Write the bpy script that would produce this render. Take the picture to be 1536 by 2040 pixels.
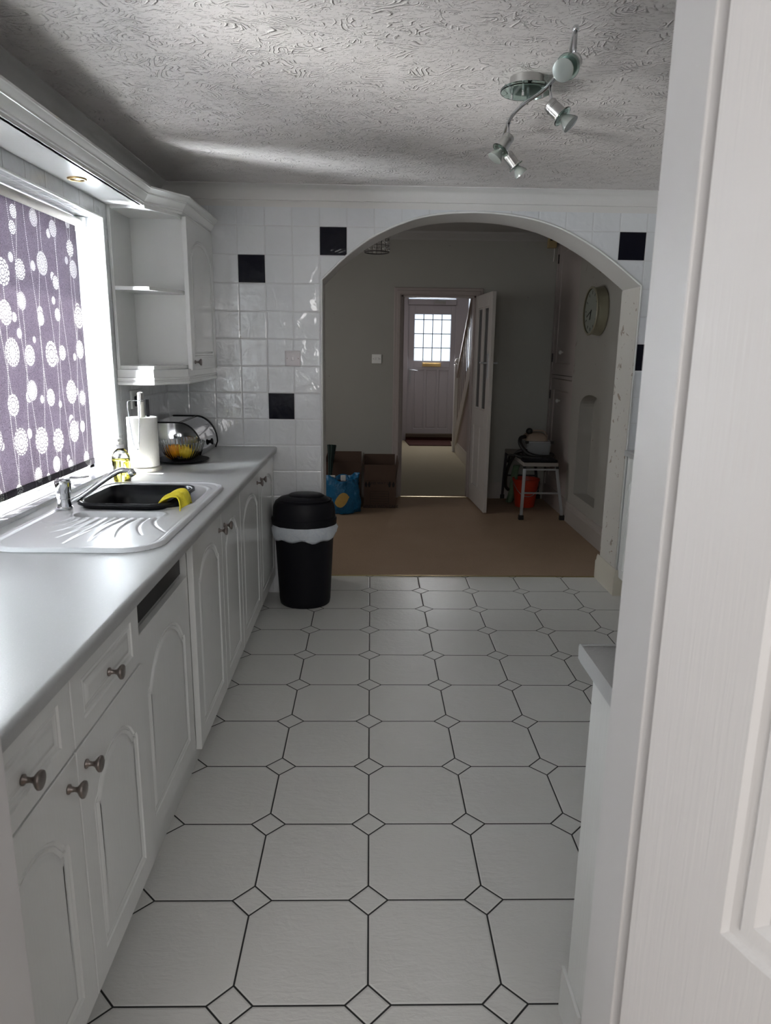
import bpy, bmesh, math, random
import numpy as np
from mathutils import Vector, Matrix
random.seed(7)
PI = math.pi
S = bpy.context.scene
for o in list(bpy.data.objects): bpy.data.objects.remove(o)

# ------------------------------------------------------------------ camera, world, lights, exposure
FPX, YAW, PITCH, ROLL, EYE = 1404.1, 0.023579, 0.227373, 0.013583, 1.44
F = Vector((math.sin(YAW)*math.cos(PITCH), math.cos(YAW)*math.cos(PITCH), -math.sin(PITCH)))
R0 = F.cross(Vector((0, 0, 1))).normalized(); U0 = R0.cross(F)
R_ = R0*math.cos(ROLL) + U0*math.sin(ROLL); U_ = U0*math.cos(ROLL) - R0*math.sin(ROLL)
cd = bpy.data.cameras.new('camera'); cam = bpy.data.objects.new('camera', cd); S.collection.objects.link(cam)
m = Matrix((R_, U_, -F)).transposed().to_4x4(); m.translation = (0, 0, EYE); cam.matrix_world = m
cd.sensor_fit = 'VERTICAL'; cd.sensor_height = 9.8; cd.sensor_width = 9.8; cd.lens = FPX/2040*9.8
cd.clip_start = 0.02; cd.clip_end = 100
cd.dof.use_dof = True; cd.dof.focus_distance = 3.4; cd.dof.aperture_fstop = 3.2
S.camera = cam

W = bpy.data.worlds.new('daylight'); S.world = W; W.use_nodes = True
bg = W.node_tree.nodes['Background']; bg.inputs[0].default_value = (0.88, 0.94, 1.0, 1); bg.inputs[1].default_value = 1.5

def light(name, kind, loc, direction, energy, color=(1, 1, 1), size=(1, 1), angle=None):
    d = bpy.data.lights.new(name, kind); d.energy = energy; d.color = color
    if kind == 'AREA': d.shape = 'RECTANGLE'; d.size, d.size_y = size
    if angle: d.angle = angle
    o = bpy.data.objects.new(name, d); S.collection.objects.link(o); o.location = loc
    o.rotation_euler = Vector(direction).to_track_quat('-Z', 'Y').to_euler(); return o
# the sun is a stand-in spotlight, narrowed to the blinded half of the window
sd = Vector((1, -.12, -2.5)).normalized()
sl_ = light('sun_spot', 'SPOT', Vector((-1.23, 2.56, 1.42)) - sd*20, sd, 1.1e6, (1, .96, .9)); sl_.data.spot_size = 2*math.atan(.80/20); sl_.data.spot_blend = .05; sl_.data.shadow_soft_size = .08
# daylight arriving through the kitchen window and from the glazed room the camera stands in
light('ground_bounce', 'AREA', (-5.2, -1.1, -.3), (1, .62, .42), 210, (1, .985, .96), (1.8, 1.2))
light('window_daylight', 'AREA', (-1.335, 2.57, 1.43), (1, 0, 0), 430, (.93, .96, 1), (1.08, 1.02))
light('dining_fill', 'AREA', (-1.85, 5.5, 1.5), (1, 0, -.1), 3.4, (1, .97, .93), (1.3, 1.2))  # added fill for the dining room, no window is modelled there
light('hall_daylight', 'AREA', (.95, 11.33, 1.62), (0, -1, -.2), 5, (1, 1, 1), (.5, .6))
light('room_daylight', 'AREA', (-.15, -1.3, 1.7), (.1, 1, -.1), 12.5, (1, .985, .97), (1.5, 1.3))
S.view_settings.view_transform = 'Standard'; S.view_settings.look = 'None'
S.view_settings.gamma = 1; S.view_settings.use_curve_mapping = False
S.view_settings.exposure = 1.6

# ------------------------------------------------------------------ mesh helpers
def V(*a): return Vector(a)
def link(o, parent=None):
    S.collection.objects.link(o)
    if parent is not None: o.parent = parent
    return o
def obj(name, bm, mat, parent=None, smooth=False, bevel=0, seg=2, auto=None, loc=None):
    """link a bmesh as ONE mesh object"""
    bmesh.ops.recalc_face_normals(bm, faces=bm.faces)
    me = bpy.data.meshes.new(name); bm.to_mesh(me); bm.free()
    for mm in (mat if isinstance(mat, (list, tuple)) else [mat]): me.materials.append(mm)
    if smooth or auto:
        for p in me.polygons: p.use_smooth = True
        if auto: me.set_sharp_from_angle(angle=auto)
    o = bpy.data.objects.new(name, me); link(o, parent)
    if loc: o.location = loc
    if bevel:
        b = o.modifiers.new('bevel', 'BEVEL'); b.width = bevel; b.segments = seg; b.limit_method = 'ANGLE'; b.angle_limit = .6
        if not smooth:
            for p in me.polygons: p.use_smooth = True
            me.set_sharp_from_angle(angle=.5); b.harden_normals = False
    return o
def BM(): return bmesh.new()
def box(bm, x0, x1, y0, y1, z0, z1, mi=0):
    vs = [bm.verts.new(p) for p in [(x0,y0,z0),(x1,y0,z0),(x1,y1,z0),(x0,y1,z0),(x0,y0,z1),(x1,y0,z1),(x1,y1,z1),(x0,y1,z1)]]
    for f in [(0,3,2,1),(4,5,6,7),(0,1,5,4),(1,2,6,5),(2,3,7,6),(3,0,4,7)]:
        bm.faces.new([vs[i] for i in f]).material_index = mi
    return vs
def obox(bm, c, ax, ay, az, hx, hy, hz):
    """oriented box about c with unit axes"""
    ax, ay, az, c = Vector(ax), Vector(ay), Vector(az), Vector(c)
    vs = [bm.verts.new(c + ax*hx*i + ay*hy*j + az*hz*k) for k in (-1, 1) for i, j in ((-1,-1),(1,-1),(1,1),(-1,1))]
    for f in [(0,3,2,1),(4,5,6,7),(0,1,5,4),(1,2,6,5),(2,3,7,6),(3,0,4,7)]: bm.faces.new([vs[i] for i in f])
    return vs
def frame_of(d):
    d = Vector(d).normalized(); a = Vector((0, 0, 1)) if abs(d.z) < .9 else Vector((1, 0, 0))
    u = d.cross(a).normalized(); return u, d.cross(u), d
def rings(bm, rs, cap0=True, cap1=True, closed=False):
    L = [[bm.verts.new(p) for p in r] for r in rs]; n = len(L[0])
    pairs = list(zip(L, L[1:])) + ([(L[-1], L[0])] if closed else [])
    for a, b in pairs:
        for i in range(n):
            try: bm.faces.new((a[i], a[(i+1) % n], b[(i+1) % n], b[i]))
            except ValueError: pass
    if not closed:
        if cap0: bm.faces.new(L[0][::-1])
        if cap1: bm.faces.new(L[-1])
    return L
def lathe(bm, prof, c=(0, 0, 0), axis=(0, 0, 1), n=32, sx=1, sy=1, cap=True):
    u, v, d = frame_of(axis); c = Vector(c)
    if abs(d.z) > .99: u, v, d = V(1,0,0), V(0,1,0), V(0,0,1 if d.z > 0 else -1)
    rings(bm, [[c + d*h + u*(r*sx*math.cos(2*PI*i/n)) + v*(r*sy*math.sin(2*PI*i/n)) for i in range(n)] for r, h in prof], cap, cap)
def cyl(bm, a, b, r, n=16, r2=None):
    a, b = Vector(a), Vector(b); u, v, d = frame_of(b-a); r2 = r if r2 is None else r2
    rings(bm, [[p + u*(q*math.cos(2*PI*i/n)) + v*(q*math.sin(2*PI*i/n)) for i in range(n)] for p, q in ((a, r), (b, r2))])
def tube(bm, pts, r, n=10, closed=False, flat=None):
    pts = [Vector(p) for p in pts]; N = len(pts); rs = []; up = None
    for i, p in enumerate(pts):
        if closed: t = pts[(i+1) % N] - pts[i-1]
        else: t = pts[min(i+1, N-1)] - pts[max(i-1, 0)]
        t.normalize()
        if up is None: up = frame_of(t)[0]
        up = (up - t*up.dot(t)).normalized(); w = t.cross(up)
        rr = r[i] if isinstance(r, (list, tuple)) else r
        rs.append([p + up*(rr*math.cos(2*PI*k/n)) + w*(rr*(flat or 1)*math.sin(2*PI*k/n)) for k in range(n)])
    rings(bm, rs, closed=closed)
def spline(pts, n=8, closed=False):
    P = [Vector(p) for p in pts]; N = len(P); out = []
    for i in range(N if closed else N-1):
        g = (lambda k: P[k % N]) if closed else (lambda k: P[max(0, min(N-1, k))])
        p0, p1, p2, p3 = g(i-1), g(i), g(i+1), g(i+2)
        for k in range(n):
            t = k/n
            out.append(.5*((2*p1) + (p2-p0)*t + (2*p0-5*p1+4*p2-p3)*t*t + (3*p1-p0-3*p2+p3)*t**3))
    if not closed: out.append(P[-1])
    return out
def prism(bm, poly, d):
    """closed polygon of points extruded by vector d (caps triangulated safely)"""
    d = Vector(d); a = [bm.verts.new(Vector(p)) for p in poly]; b = [bm.verts.new(Vector(p)+d) for p in poly]; n = len(a)
    for i in range(n): bm.faces.new((a[i], a[(i+1) % n], b[(i+1) % n], b[i]))
    f1 = bm.faces.new(a[::-1]); f2 = bm.faces.new(b)
    bmesh.ops.triangulate(bm, faces=[f1, f2])
def sweep(bm, path, prof, out, closed=False, up=(0, 0, 1)):
    """profile (a along the mitred 'out' normal, b along up) swept along a horizontal path; out = side sign"""
    P = [Vector(p) for p in path]; rs = []; up = Vector(up)
    for i, p in enumerate(P):
        d0 = (P[i]-P[i-1]).normalized() if i else None; d1 = (P[i+1]-P[i]).normalized() if i < len(P)-1 else None
        n0 = d0.cross(up)*out if d0 is not None else None; n1 = d1.cross(up)*out if d1 is not None else None
        if n0 is None: nn = n1
        elif n1 is None: nn = n0
        else:
            nn = (n0+n1).normalized(); nn = nn/max(.3, nn.dot(n0))
        rs.append([p + nn*a + up*b for a, b in prof])
    rings(bm, rs)
def offs(path, d):
    """inward offset of a closed CCW 2D path"""
    n = len(path); out = []
    for i in range(n):
        p0, p1, p2 = path[i-1], path[i], path[(i+1) % n]
        a = Vector((p1[0]-p0[0], p1[1]-p0[1])).normalized(); b = Vector((p2[0]-p1[0], p2[1]-p1[1])).normalized()
        na, nb = Vector((-a.y, a.x)), Vector((-b.y, b.x)); s = (na+nb); s = s.normalized() if s.length > 1e-6 else na
        k = d/max(.45, s.dot(na)); out.append((p1[0]+s.x*k, p1[1]+s.y*k))
    return out
def rect(x0, z0, x1, z1): return [(x0, z0), (x1, z0), (x1, z1), (x0, z1)]
def arch_panel(w, h, mg=.058, top=.075, rise=.085):
    """cathedral arch outline of a kitchen door, CCW from lower left"""
    x0, x1, zs, zp = mg, w-mg, h-top-rise, h-top
    p = [(x0, mg), (x1, mg), (x1, zs), (x1-.006, zs+.012), (x1-.018, zs+.016)]
    n = 12; a, b = x1-.022, x0+.022; c = (a+b)/2
    for i in range(n+1):
        t = i/n; x = a+(b-a)*t; q = 1-abs((x-c)/((a-b)/2))**2.1
        p.append((x, zs+.022+(zp-zs-.022)*max(0, q)**.8))
    p += [(x0+.018, zs+.016), (x0+.006, zs+.012), (x0, zs)]
    return p
ROUT = [(0, 0), (.003, -.0035), (.008, -.0045), (.011, -.002), (.014, -.0035), (.019, -.0045), (.026, -.001), (.034, -.0005)]
def relief_slab(w, h, t, paths, prof=ROUT, back=True):
    """slab in local u (width) v (height), front at depth 0, back at -t; each path routed with prof (offset, depth)"""
    bm = BM(); es = []
    def loop(pts, d): return [bm.verts.new((p[0], d, p[1])) for p in pts]
    def edges(vs): return [bm.edges.new((vs[i], vs[(i+1) % len(vs)])) for i in range(len(vs))]
    ro = loop(rect(.0015, .0015, w-.0015, h-.0015), 0); es += edges(ro); finals = []
    for P in paths:
        prev = loop(P, 0); es += edges(prev)
        for o, dep in prof[1:]:
            cur = loop(offs(P, o), dep); n = len(cur)
            for i in range(n): bm.faces.new((prev[i], prev[(i+1) % n], cur[(i+1) % n], cur[i]))
            prev = cur
        finals.append(prev)
    bmesh.ops.triangle_fill(bm, use_beauty=True, use_dissolve=False, edges=es, normal=(0, 1, 0))
    for f in finals:
        ff = bm.faces.new(f); bmesh.ops.triangulate(bm, faces=[ff])
    r1 = loop(rect(0, 0, w, h), -.0015); r2 = loop(rect(0, 0, w, h), -t)
    for A, B in ((ro, r1), (r1, r2)):
        for i in range(4): bm.faces.new((A[i], A[(i+1) % 4], B[(i+1) % 4], B[i]))
    bm.faces.new(r2)
    return bm
def place(bm, origin, uax, outward):
    """local (u, depth, v) -> world with v = z"""
    M = Matrix.Identity(4); u, o = Vector(uax).normalized(), Vector(outward).normalized()
    for i in range(3): M[i][0] = u[i]; M[i][1] = o[i]; M[i][2] = (0, 0, 1)[i]
    M.translation = Vector(origin); bm.transform(M); return bm

# ------------------------------------------------------------------ object helpers
def tag(o, label, cat, group=None, kind=None):
    o['label'] = label; o['category'] = cat
    if group: o['group'] = group
    if kind: o['kind'] = kind
    return o
def thing(name, label, cat, loc=(0, 0, 0), rz=0, group=None):
    o = bpy.data.objects.new(name, None); o.empty_display_size = .1; link(o); o.location = loc; o.rotation_euler = (0, 0, rz)
    return tag(o, label, cat, group)
def struct(name, bm, mat, label=None, parent=None, **k):
    o = obj(name, bm, mat, parent, **k)
    if parent is None: o['kind'] = 'structure'
    if label: o['label'] = label
    return o
class Part:
    """builds parts in WORLD coordinates under a thing that stands at loc (rotation 0)"""
    def __init__(s, name, label, cat, loc, group=None): s.t = thing(name, label, cat, loc, 0, group); s.loc = Vector(loc)
    def add(s, name, bm, mat, parent=None, label=None, **k):
        bm.transform(Matrix.Translation(-s.loc)); o = obj(name, bm, mat, parent or s.t, **k)
        if label: o['label'] = label
        return o

# ------------------------------------------------------------------ materials
class NT:
    def __init__(s, name):
        s.m = bpy.data.materials.new(name); s.m.use_nodes = True; s.t = s.m.node_tree; s.p = s.t.nodes['Principled BSDF']
        s.co = None
    def n(s, ty, **k):
        nd = s.t.nodes.new(ty)
        for a, b in k.items(): setattr(nd, a, b)
        return nd
    def set(s, sock, v):
        if isinstance(v, bpy.types.NodeSocket): s.t.links.new(v, sock)
        elif isinstance(v, tuple) and len(v) == 3 and sock.type == 'RGBA': sock.default_value = (*v, 1)
        else: sock.default_value = v
    def M(s, op, *a):
        nd = s.n('ShaderNodeMath', operation=op)
        for i, v in enumerate(a): s.set(nd.inputs[i], v)
        return nd.outputs[0]
    def VM(s, op, *a):
        nd = s.n('ShaderNodeVectorMath', operation=op)
        for i, v in enumerate(a): s.set(nd.inputs[i], v)
        return nd.outputs[1] if op in ('LENGTH', 'DISTANCE', 'DOT_PRODUCT') else nd.outputs[0]
    def pos(s): return s.n('ShaderNodeNewGeometry').outputs['Position']
    def obc(s): return s.n('ShaderNodeTexCoord').outputs['Object']
    def xyz(s, v): return s.n('ShaderNodeSeparateXYZ'), v
    def sep(s, v): nd = s.n('ShaderNodeSeparateXYZ'); s.set(nd.inputs[0], v); return nd.outputs
    def comb(s, x, y, z):
        nd = s.n('ShaderNodeCombineXYZ')
        for i, v in enumerate((x, y, z)): s.set(nd.inputs[i], v)
        return nd.outputs[0]
    def noise(s, vec, scale=5, detail=3, rough=.5, dist=0, out=0):
        nd = s.n('ShaderNodeTexNoise'); s.set(nd.inputs['Vector'], vec); s.set(nd.inputs['Scale'], float(scale))
        nd.inputs['Detail'].default_value = detail; nd.inputs['Roughness'].default_value = rough; nd.inputs['Distortion'].default_value = dist
        return nd.outputs[out]
    def ramp(s, v, a, b, lo=0., hi=1.):
        nd = s.n('ShaderNodeMapRange'); nd.clamp = True
        for i, q in enumerate((v, a, b, lo, hi)): s.set(nd.inputs[i], q)
        return nd.outputs[0]
    def mix(s, f, a, b):
        nd = s.n('ShaderNodeMix', data_type='RGBA'); s.set(nd.inputs[0], f); s.set(nd.inputs[6], a); s.set(nd.inputs[7], b); return nd.outputs[2]
    def bump(s, h, dist=.002, strength=1., normal=None):
        nd = s.n('ShaderNodeBump'); s.set(nd.inputs['Height'], h); nd.inputs['Distance'].default_value = dist; nd.inputs['Strength'].default_value = strength
        if normal: s.set(nd.inputs['Normal'], normal)
        s.t.links.new(nd.outputs[0], s.p.inputs['Normal']); return nd.outputs[0]
    def base(s, c, rough=.5, metal=0., spec=.5):
        s.set(s.p.inputs['Base Color'], c); s.set(s.p.inputs['Roughness'], rough); s.set(s.p.inputs['Metallic'], metal); s.set(s.p.inputs['Specular IOR Level'], spec)
        return s.m
def simple(name, c, rough=.5, metal=0., spec=.5, var=.04, scale=30, bump=0, bscale=200, stretch=None):
    k = NT(name); v = k.obc()
    if stretch: v = k.VM('MULTIPLY', v, stretch)
    n = k.noise(v, scale, 3)
    lo = tuple(x*(1-var) for x in c); hi = tuple(min(1, x*(1+var)) for x in c)
    k.base(k.mix(n, lo, hi), rough, metal, spec)
    if bump: k.bump(k.noise(v, bscale, 3), bump)
    return k.m
MT = {}
MT['cab'] = simple('white_vinyl', (.77, .775, .76), .22, var=.01, bump=.00025, bscale=160, stretch=(1, 1, .06))
MT['cab_in'] = simple('white_melamine', (.74, .745, .73), .38, var=.015, bump=.0001, bscale=120, stretch=(1, 1, .05))
MT['gloss'] = simple('white_gloss_paint', (.76, .74, .72), .22, var=.012, bump=.00025, bscale=14)
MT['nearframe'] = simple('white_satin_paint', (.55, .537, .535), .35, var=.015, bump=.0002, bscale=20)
MT['plast'] = simple('white_plastic', (.78, .78, .76), .3, var=.01)
MT['cream'] = simple('cream_plastic', (.72, .70, .62), .4, var=.02)
MT['nickel'] = simple('brushed_nickel', (.27, .235, .22), .3, 1., var=.1, scale=60)
MT['satin'] = simple('satin_steel', (.55, .54, .53), .28, 1., var=.06, scale=80)
MT['chrome'] = simple('chrome', (.72, .73, .75), .06, 1., var=.01)
MT['brass'] = simple('brass', (.72, .50, .22), .3, 1., var=.05)
MT['brass_dull'] = simple('dull_brass', (.42, .33, .16), .4, 1., var=.1)
MT['black'] = simple('black_plastic', (.005, .005, .007), .35, spec=.25, var=.1)
MT['blackm'] = simple('matt_black_plastic', (.005, .005, .008), .5, spec=.22, var=.1, bump=.0002, bscale=400)
MT['dark'] = simple('dark_metal', (.05, .045, .05), .4, .6, var=.1)
MT['silver'] = simple('aluminium', (.48, .50, .53), .38, .85, var=.05)
MT['upvc'] = simple('white_upvc', (.80, .80, .82), .25, var=.01)
MT['mauve'] = simple('white_door_paint', (.50, .49, .53), .35, var=.03)
MT['paper'] = simple('paper_towel', (.84, .83, .79), .95, var=.02, bump=.0012, bscale=140)
MT['yellow'] = simple('yellow_cloth', (.72, .60, .03), .95, var=.1, bump=.001, bscale=300)
MT['lemon'] = simple('lemon_skin', (.90, .62, .02), .4, var=.08, bump=.0005, bscale=150)
MT['orange'] = simple('orange_skin', (.92, .36, .01), .4, var=.08, bump=.0005, bscale=150)
MT['card'] = simple('brown_cardboard', (.085, .050, .036), .85, var=.06, bump=.0002, bscale=50)
MT['ink'] = simple('black_ink', (.012, .010, .010), .8)
MT['bagblue'] = simple('blue_plastic_bag', (.008, .135, .30), .34, var=.35, scale=16, bump=.022, bscale=16)
MT['baggold'] = simple('gold_print', (.52, .34, .09), .5, var=.15)
MT['redplastic'] = simple('red_orange_plastic', (.46, .035, .012), .4, var=.05)
MT['cardd'] = simple('dark_sill', (.10, .075, .05), .5)
MT['hose'] = simple('black_rubber', (.006, .006, .006), .5)
MT['greybox'] = simple('grey_plastic', (.25, .26, .27), .4)
MT['wicker'] = simple('tan_plastic', (.30, .23, .18), .6)
MT['green'] = simple('faded_green_cloth', (.13, .20, .12), .9, var=.2, bump=.003, bscale=40)
MT['liner'] = None

def glassm(name, c=(1, 1, 1), rough=0., ior=1.45, thin=False):
    k = NT(name); k.base(c, rough); k.p.inputs['Transmission Weight'].default_value = 1; k.p.inputs['IOR'].default_value = ior
    return k.m
MT['glass'] = glassm('clear_glass', (.96, .98, .97))
MT['greenglass'] = glassm('green_edge_glass', (.66, .84, .78))
MT['lens'] = glassm('lamp_glass', (.93, .95, .93), .12)
MT['liquid'] = glassm('yellow_soap', (.96, .88, .22), .02, 1.36)
def pane(name, tint, gl=.12, diff=0.0, tcol=(.9, .9, .9), rough=.03):
    """thin window glass: mostly see-through, a little gloss, optionally some light-scattering"""
    k = NT(name); t = k.n('ShaderNodeBsdfTransparent'); t.inputs[0].default_value = (*tint, 1)
    g = k.n('ShaderNodeBsdfGlossy'); g.inputs['Roughness'].default_value = rough
    mx = k.n('ShaderNodeMixShader'); mx.inputs[0].default_value = gl
    k.t.links.new(t.outputs[0], mx.inputs[1]); k.t.links.new(g.outputs[0], mx.inputs[2]); out = mx
    if diff:
        tr = k.n('ShaderNodeBsdfTranslucent'); tr.inputs[0].default_value = (*tcol, 1)
        m2 = k.n('ShaderNodeMixShader'); m2.inputs[0].default_value = diff
        k.t.links.new(mx.outputs[0], m2.inputs[1]); k.t.links.new(tr.outputs[0], m2.inputs[2]); out = m2
    k.t.links.new(out.outputs[0], k.t.nodes['Material Output'].inputs[0]); return k.m
MT['pane'] = pane('window_glass', (.95, .97, .97), .06)
MT['obscure'] = pane('obscure_glass', (.55, .57, .58), .05, .6, (.60, .62, .66))
MT['darkpane'] = pane('door_glass', (.55, .60, .62), .25, .15, (.3, .33, .35), .15)

def floor_tiles():
    k = NT('octagon_floor_tiles'); T, X0, Y0 = .3106, .0059, 1.2957
    P = k.sep(k.pos())
    def cell(c, o):
        return k.M('ABSOLUTE', k.M('SUBTRACT', k.M('FRACT', k.M('ADD', k.M('DIVIDE', k.M('SUBTRACT', c, o), T), 100.5)), .5))
    a, b = cell(P[0], X0), cell(P[1], Y0); s = k.M('ADD', a, b); h = .168; w = .0078
    dl = k.M('DIVIDE', k.M('ABSOLUTE', k.M('SUBTRACT', s, h)), 1.414)
    ln = k.M('MINIMUM', a, b); ln = k.M('ADD', ln, k.M('MULTIPLY', k.M('LESS_THAN', s, h), 1.))
    d = k.M('MINIMUM', dl, ln)
    g = k.ramp(d, w*.75, w*1.15, 1., 0.)
    v = k.pos(); n1 = k.noise(k.VM('MULTIPLY', v, (1., 1., 1.)), 9, 5, .6, 1.5); n2 = k.noise(k.VM('MULTIPLY', v, (1., 3., 1.)), 26, 4, .65, .8)
    vr = k.noise(v, 3, 2)
    tile = k.mix(vr, (.60, .595, .575), (.66, .655, .635))
    k.base(k.mix(g, tile, (.012, .012, .012)), k.mix(g, (.34,)*3, (.8,)*3), 0, .45)
    edge = k.ramp(d, w, w*2.6, 0., 1.)
    H = k.M('ADD', k.M('ADD', k.M('MULTIPLY', n1, .5), k.M('MULTIPLY', n2, .35)), k.M('MULTIPLY', edge, .25))
    k.bump(H, .0042, .9); return k.m
MT['floor'] = floor_tiles()
def wall_tiles(blacks, name):
    k = NT(name); U0, V0, T = -.281, 2.078, .1482
    P = k.sep(k.pos()); Nn = k.sep(k.n('ShaderNodeNewGeometry').outputs['True Normal'])
    ax = k.M('GREATER_THAN', k.M('ABSOLUTE', Nn[0]), .5); az = k.M('GREATER_THAN', k.M('ABSOLUTE', Nn[2]), .5)
    anyu = k.M('MAXIMUM', ax, az)
    u = k.M('ADD', k.M('MULTIPLY', P[1], anyu), k.M('MULTIPLY', P[0], k.M('SUBTRACT', 1., anyu)))
    v = k.M('ADD', k.M('MULTIPLY', P[0], az), k.M('MULTIPLY', P[2], k.M('SUBTRACT', 1., az)))
    cu = k.M('DIVIDE', k.M('SUBTRACT', u, U0), T); cv = k.M('DIVIDE', k.M('SUBTRACT', V0, v), T)
    iu, iv = k.M('FLOOR', cu), k.M('FLOOR', cv)
    du = k.M('SUBTRACT', .5, k.M('ABSOLUTE', k.M('SUBTRACT', k.M('SUBTRACT', cu, iu), .5)))
    dv = k.M('SUBTRACT', .5, k.M('ABSOLUTE', k.M('SUBTRACT', k.M('SUBTRACT', cv, iv), .5)))
    d = k.M('MINIMUM', du, dv); g = k.ramp(d, .008, .016, 1., 0.)
    blk = None
    for a, b in blacks:
        e = k.M('MULTIPLY', k.M('COMPARE', iu, float(a), .1), k.M('COMPARE', iv, float(b), .1)); blk = e if blk is None else k.M('MAXIMUM', blk, e)
    cell = k.comb(iu, iv, 0.); wn = k.n('ShaderNodeTexWhiteNoise', noise_dimensions='3D'); k.set(wn.inputs['Vector'], cell); rnd = wn.outputs['Value']
    tc = k.mix(rnd, (.69, .70, .72), (.75, .76, .775))
    if blk is not None: tc = k.mix(blk, tc, (.008, .008, .014))
    k.base(k.mix(g, tc, (.58, .58, .585)), k.mix(g, (.07,)*3, (.6,)*3), 0, .5)
    if blk is not None: k.set(k.p.inputs['Specular IOR Level'], k.M('SUBTRACT', .85, k.M('MULTIPLY', blk, .7)))
    pv = k.VM('ADD', k.pos(), k.VM('MULTIPLY', k.comb(rnd, rnd, rnd), (7., 5., 9.)))
    n1 = k.noise(pv, 15, 2, .45, .8); n2 = k.noise(pv, 6, 1)
    H = k.M('ADD', k.M('ADD', k.M('MULTIPLY', n1, .55), k.M('MULTIPLY', n2, .7)), k.M('MULTIPLY', k.ramp(d, .01, .045), .16))
    k.bump(H, .0085, .8); return k.m
MT['tiles_back'] = wall_tiles([(0, 0), (-3, 1), (-2, 6), (11, 0), (12, 4)], 'white_wall_tiles_with_black_insets')
MT['tiles'] = wall_tiles([], 'white_wall_tiles')
def paint(name, c, rough=.75, marks=0., chip=(.25, .17, .12), bscale=40, bdist=.0012, mscale=9):
    k = NT(name); v = k.pos(); n = k.noise(v, 2.5, 4)
    col = k.mix(n, tuple(x*.95 for x in c), tuple(x*1.03 for x in c))
    if marks:
        a = k.noise(v, mscale, 5, .65, .8); b = k.noise(v, 1.7, 2)
        msk = k.ramp(k.M('ADD', a, k.M('MULTIPLY', k.M('SUBTRACT', b, .5), .3)), .74-marks, .755-marks)
        col = k.mix(msk, col, k.mix(k.noise(v, 14, 2), chip, tuple(x*.62 for x in c)))
    k.base(col, rough, 0, .3); k.bump(k.noise(v, bscale, 4), bdist, .6); return k.m
MT['paint'] = paint('kitchen_paint', (.68, .66, .64), .55)
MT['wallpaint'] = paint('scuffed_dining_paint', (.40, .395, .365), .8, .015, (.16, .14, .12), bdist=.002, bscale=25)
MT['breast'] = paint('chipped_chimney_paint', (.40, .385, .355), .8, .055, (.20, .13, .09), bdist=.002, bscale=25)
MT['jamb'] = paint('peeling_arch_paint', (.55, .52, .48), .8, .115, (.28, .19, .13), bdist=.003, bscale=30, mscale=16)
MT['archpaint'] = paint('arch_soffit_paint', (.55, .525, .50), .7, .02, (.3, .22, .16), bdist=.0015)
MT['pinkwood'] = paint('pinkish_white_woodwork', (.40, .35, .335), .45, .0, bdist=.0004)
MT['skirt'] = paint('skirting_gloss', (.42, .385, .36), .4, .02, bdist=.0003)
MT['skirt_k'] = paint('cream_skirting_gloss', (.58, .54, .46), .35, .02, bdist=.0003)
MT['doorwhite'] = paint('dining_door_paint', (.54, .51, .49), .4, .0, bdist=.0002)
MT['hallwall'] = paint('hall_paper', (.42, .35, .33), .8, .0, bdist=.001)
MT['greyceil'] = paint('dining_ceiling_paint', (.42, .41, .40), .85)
def artex():
    k = NT('swirled_ceiling_plaster'); v = k.pos()
    dn = k.noise(v, 4.5, 3, .5, 0, 1)
    sc = k.VM('MULTIPLY', k.VM('SUBTRACT', dn, (.5, .5, .5)), (.20, .20, 0.)); dv = k.VM('ADD', v, sc)
    tot = None; masks = []
    for i, (off, s) in enumerate([((0., 0., 0.), 6.2), ((3.3, 1.7, 0.), 8.5)]):
        q = k.VM('ADD', dv, off); q = k.VM('MULTIPLY', q, (1., 1.35, 0.))
        vo = k.n('ShaderNodeTexVoronoi', voronoi_dimensions='2D', feature='F1'); k.set(vo.inputs['Vector'], q); vo.inputs['Scale'].default_value = s
        wv = k.M('SINE', k.M('ADD', k.M('MULTIPLY', vo.outputs['Distance'], 50. if i == 0 else 44.), k.M('MULTIPLY', k.noise(v, 9, 2), 9.)))
        brk = k.ramp(k.noise(k.VM('ADD', v, (5.*i, 0., 0.)), 13, 4, .7), .52, .63)
        w = k.M('MULTIPLY', k.M('POWER', k.ramp(wv, 0., 1.), 2.5), brk)
        tot = w if tot is None else k.M('MAXIMUM', tot, w)
    fine = k.noise(k.VM('MULTIPLY', v, (1., 2., 1.)), 38, 5, .7, 1.2); fl = k.ramp(fine, .55, .72)
    H = k.M('ADD', k.M('ADD', tot, k.M('MULTIPLY', fl, .35)), k.M('MULTIPLY', k.noise(v, 5, 2), .6))
    k.base((.70, .66, .64), .62, 0, .35); k.bump(H, .0058, 1.); return k.m
MT['artex'] = artex()
def carpet():
    k = NT('beige_carpet'); v = k.pos(); n = k.noise(v, 160, 2, .7); b = k.noise(v, 2.2, 3)
    k.base(k.mix(k.M('ADD', k.M('MULTIPLY', n, .6), k.M('MULTIPLY', b, .4)), (.27, .185, .125), (.44, .325, .235)), 1., 0, .1)
    k.bump(n, .004, .8); return k.m
MT['carpet'] = carpet()
MT['hallcarpet'] = simple('hall_carpet', (.40, .35, .25), 1., spec=.1, var=.12, scale=120, bump=.003, bscale=200)
MT['mat'] = simple('dark_red_doormat', (.055, .016, .012), 1., var=.4, scale=80, bump=.004, bscale=200)
def worktop():
    k = NT('speckled_grey_laminate'); v = k.pos(); sp = k.noise(v, 420, 3, .7); f = k.ramp(sp, .66, .74); f2 = k.ramp(k.noise(v, 300, 2, .6), .63, .70)
    k.base(k.mix(k.M('MULTIPLY', f, .55), k.mix(k.M('MULTIPLY', f2, .5), (.43, .435, .435), (.54, .54, .53)), (.26, .25, .24)), .36, 0, .38); k.bump(k.noise(v, 260, 3), .00035, .7); return k.m
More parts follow.
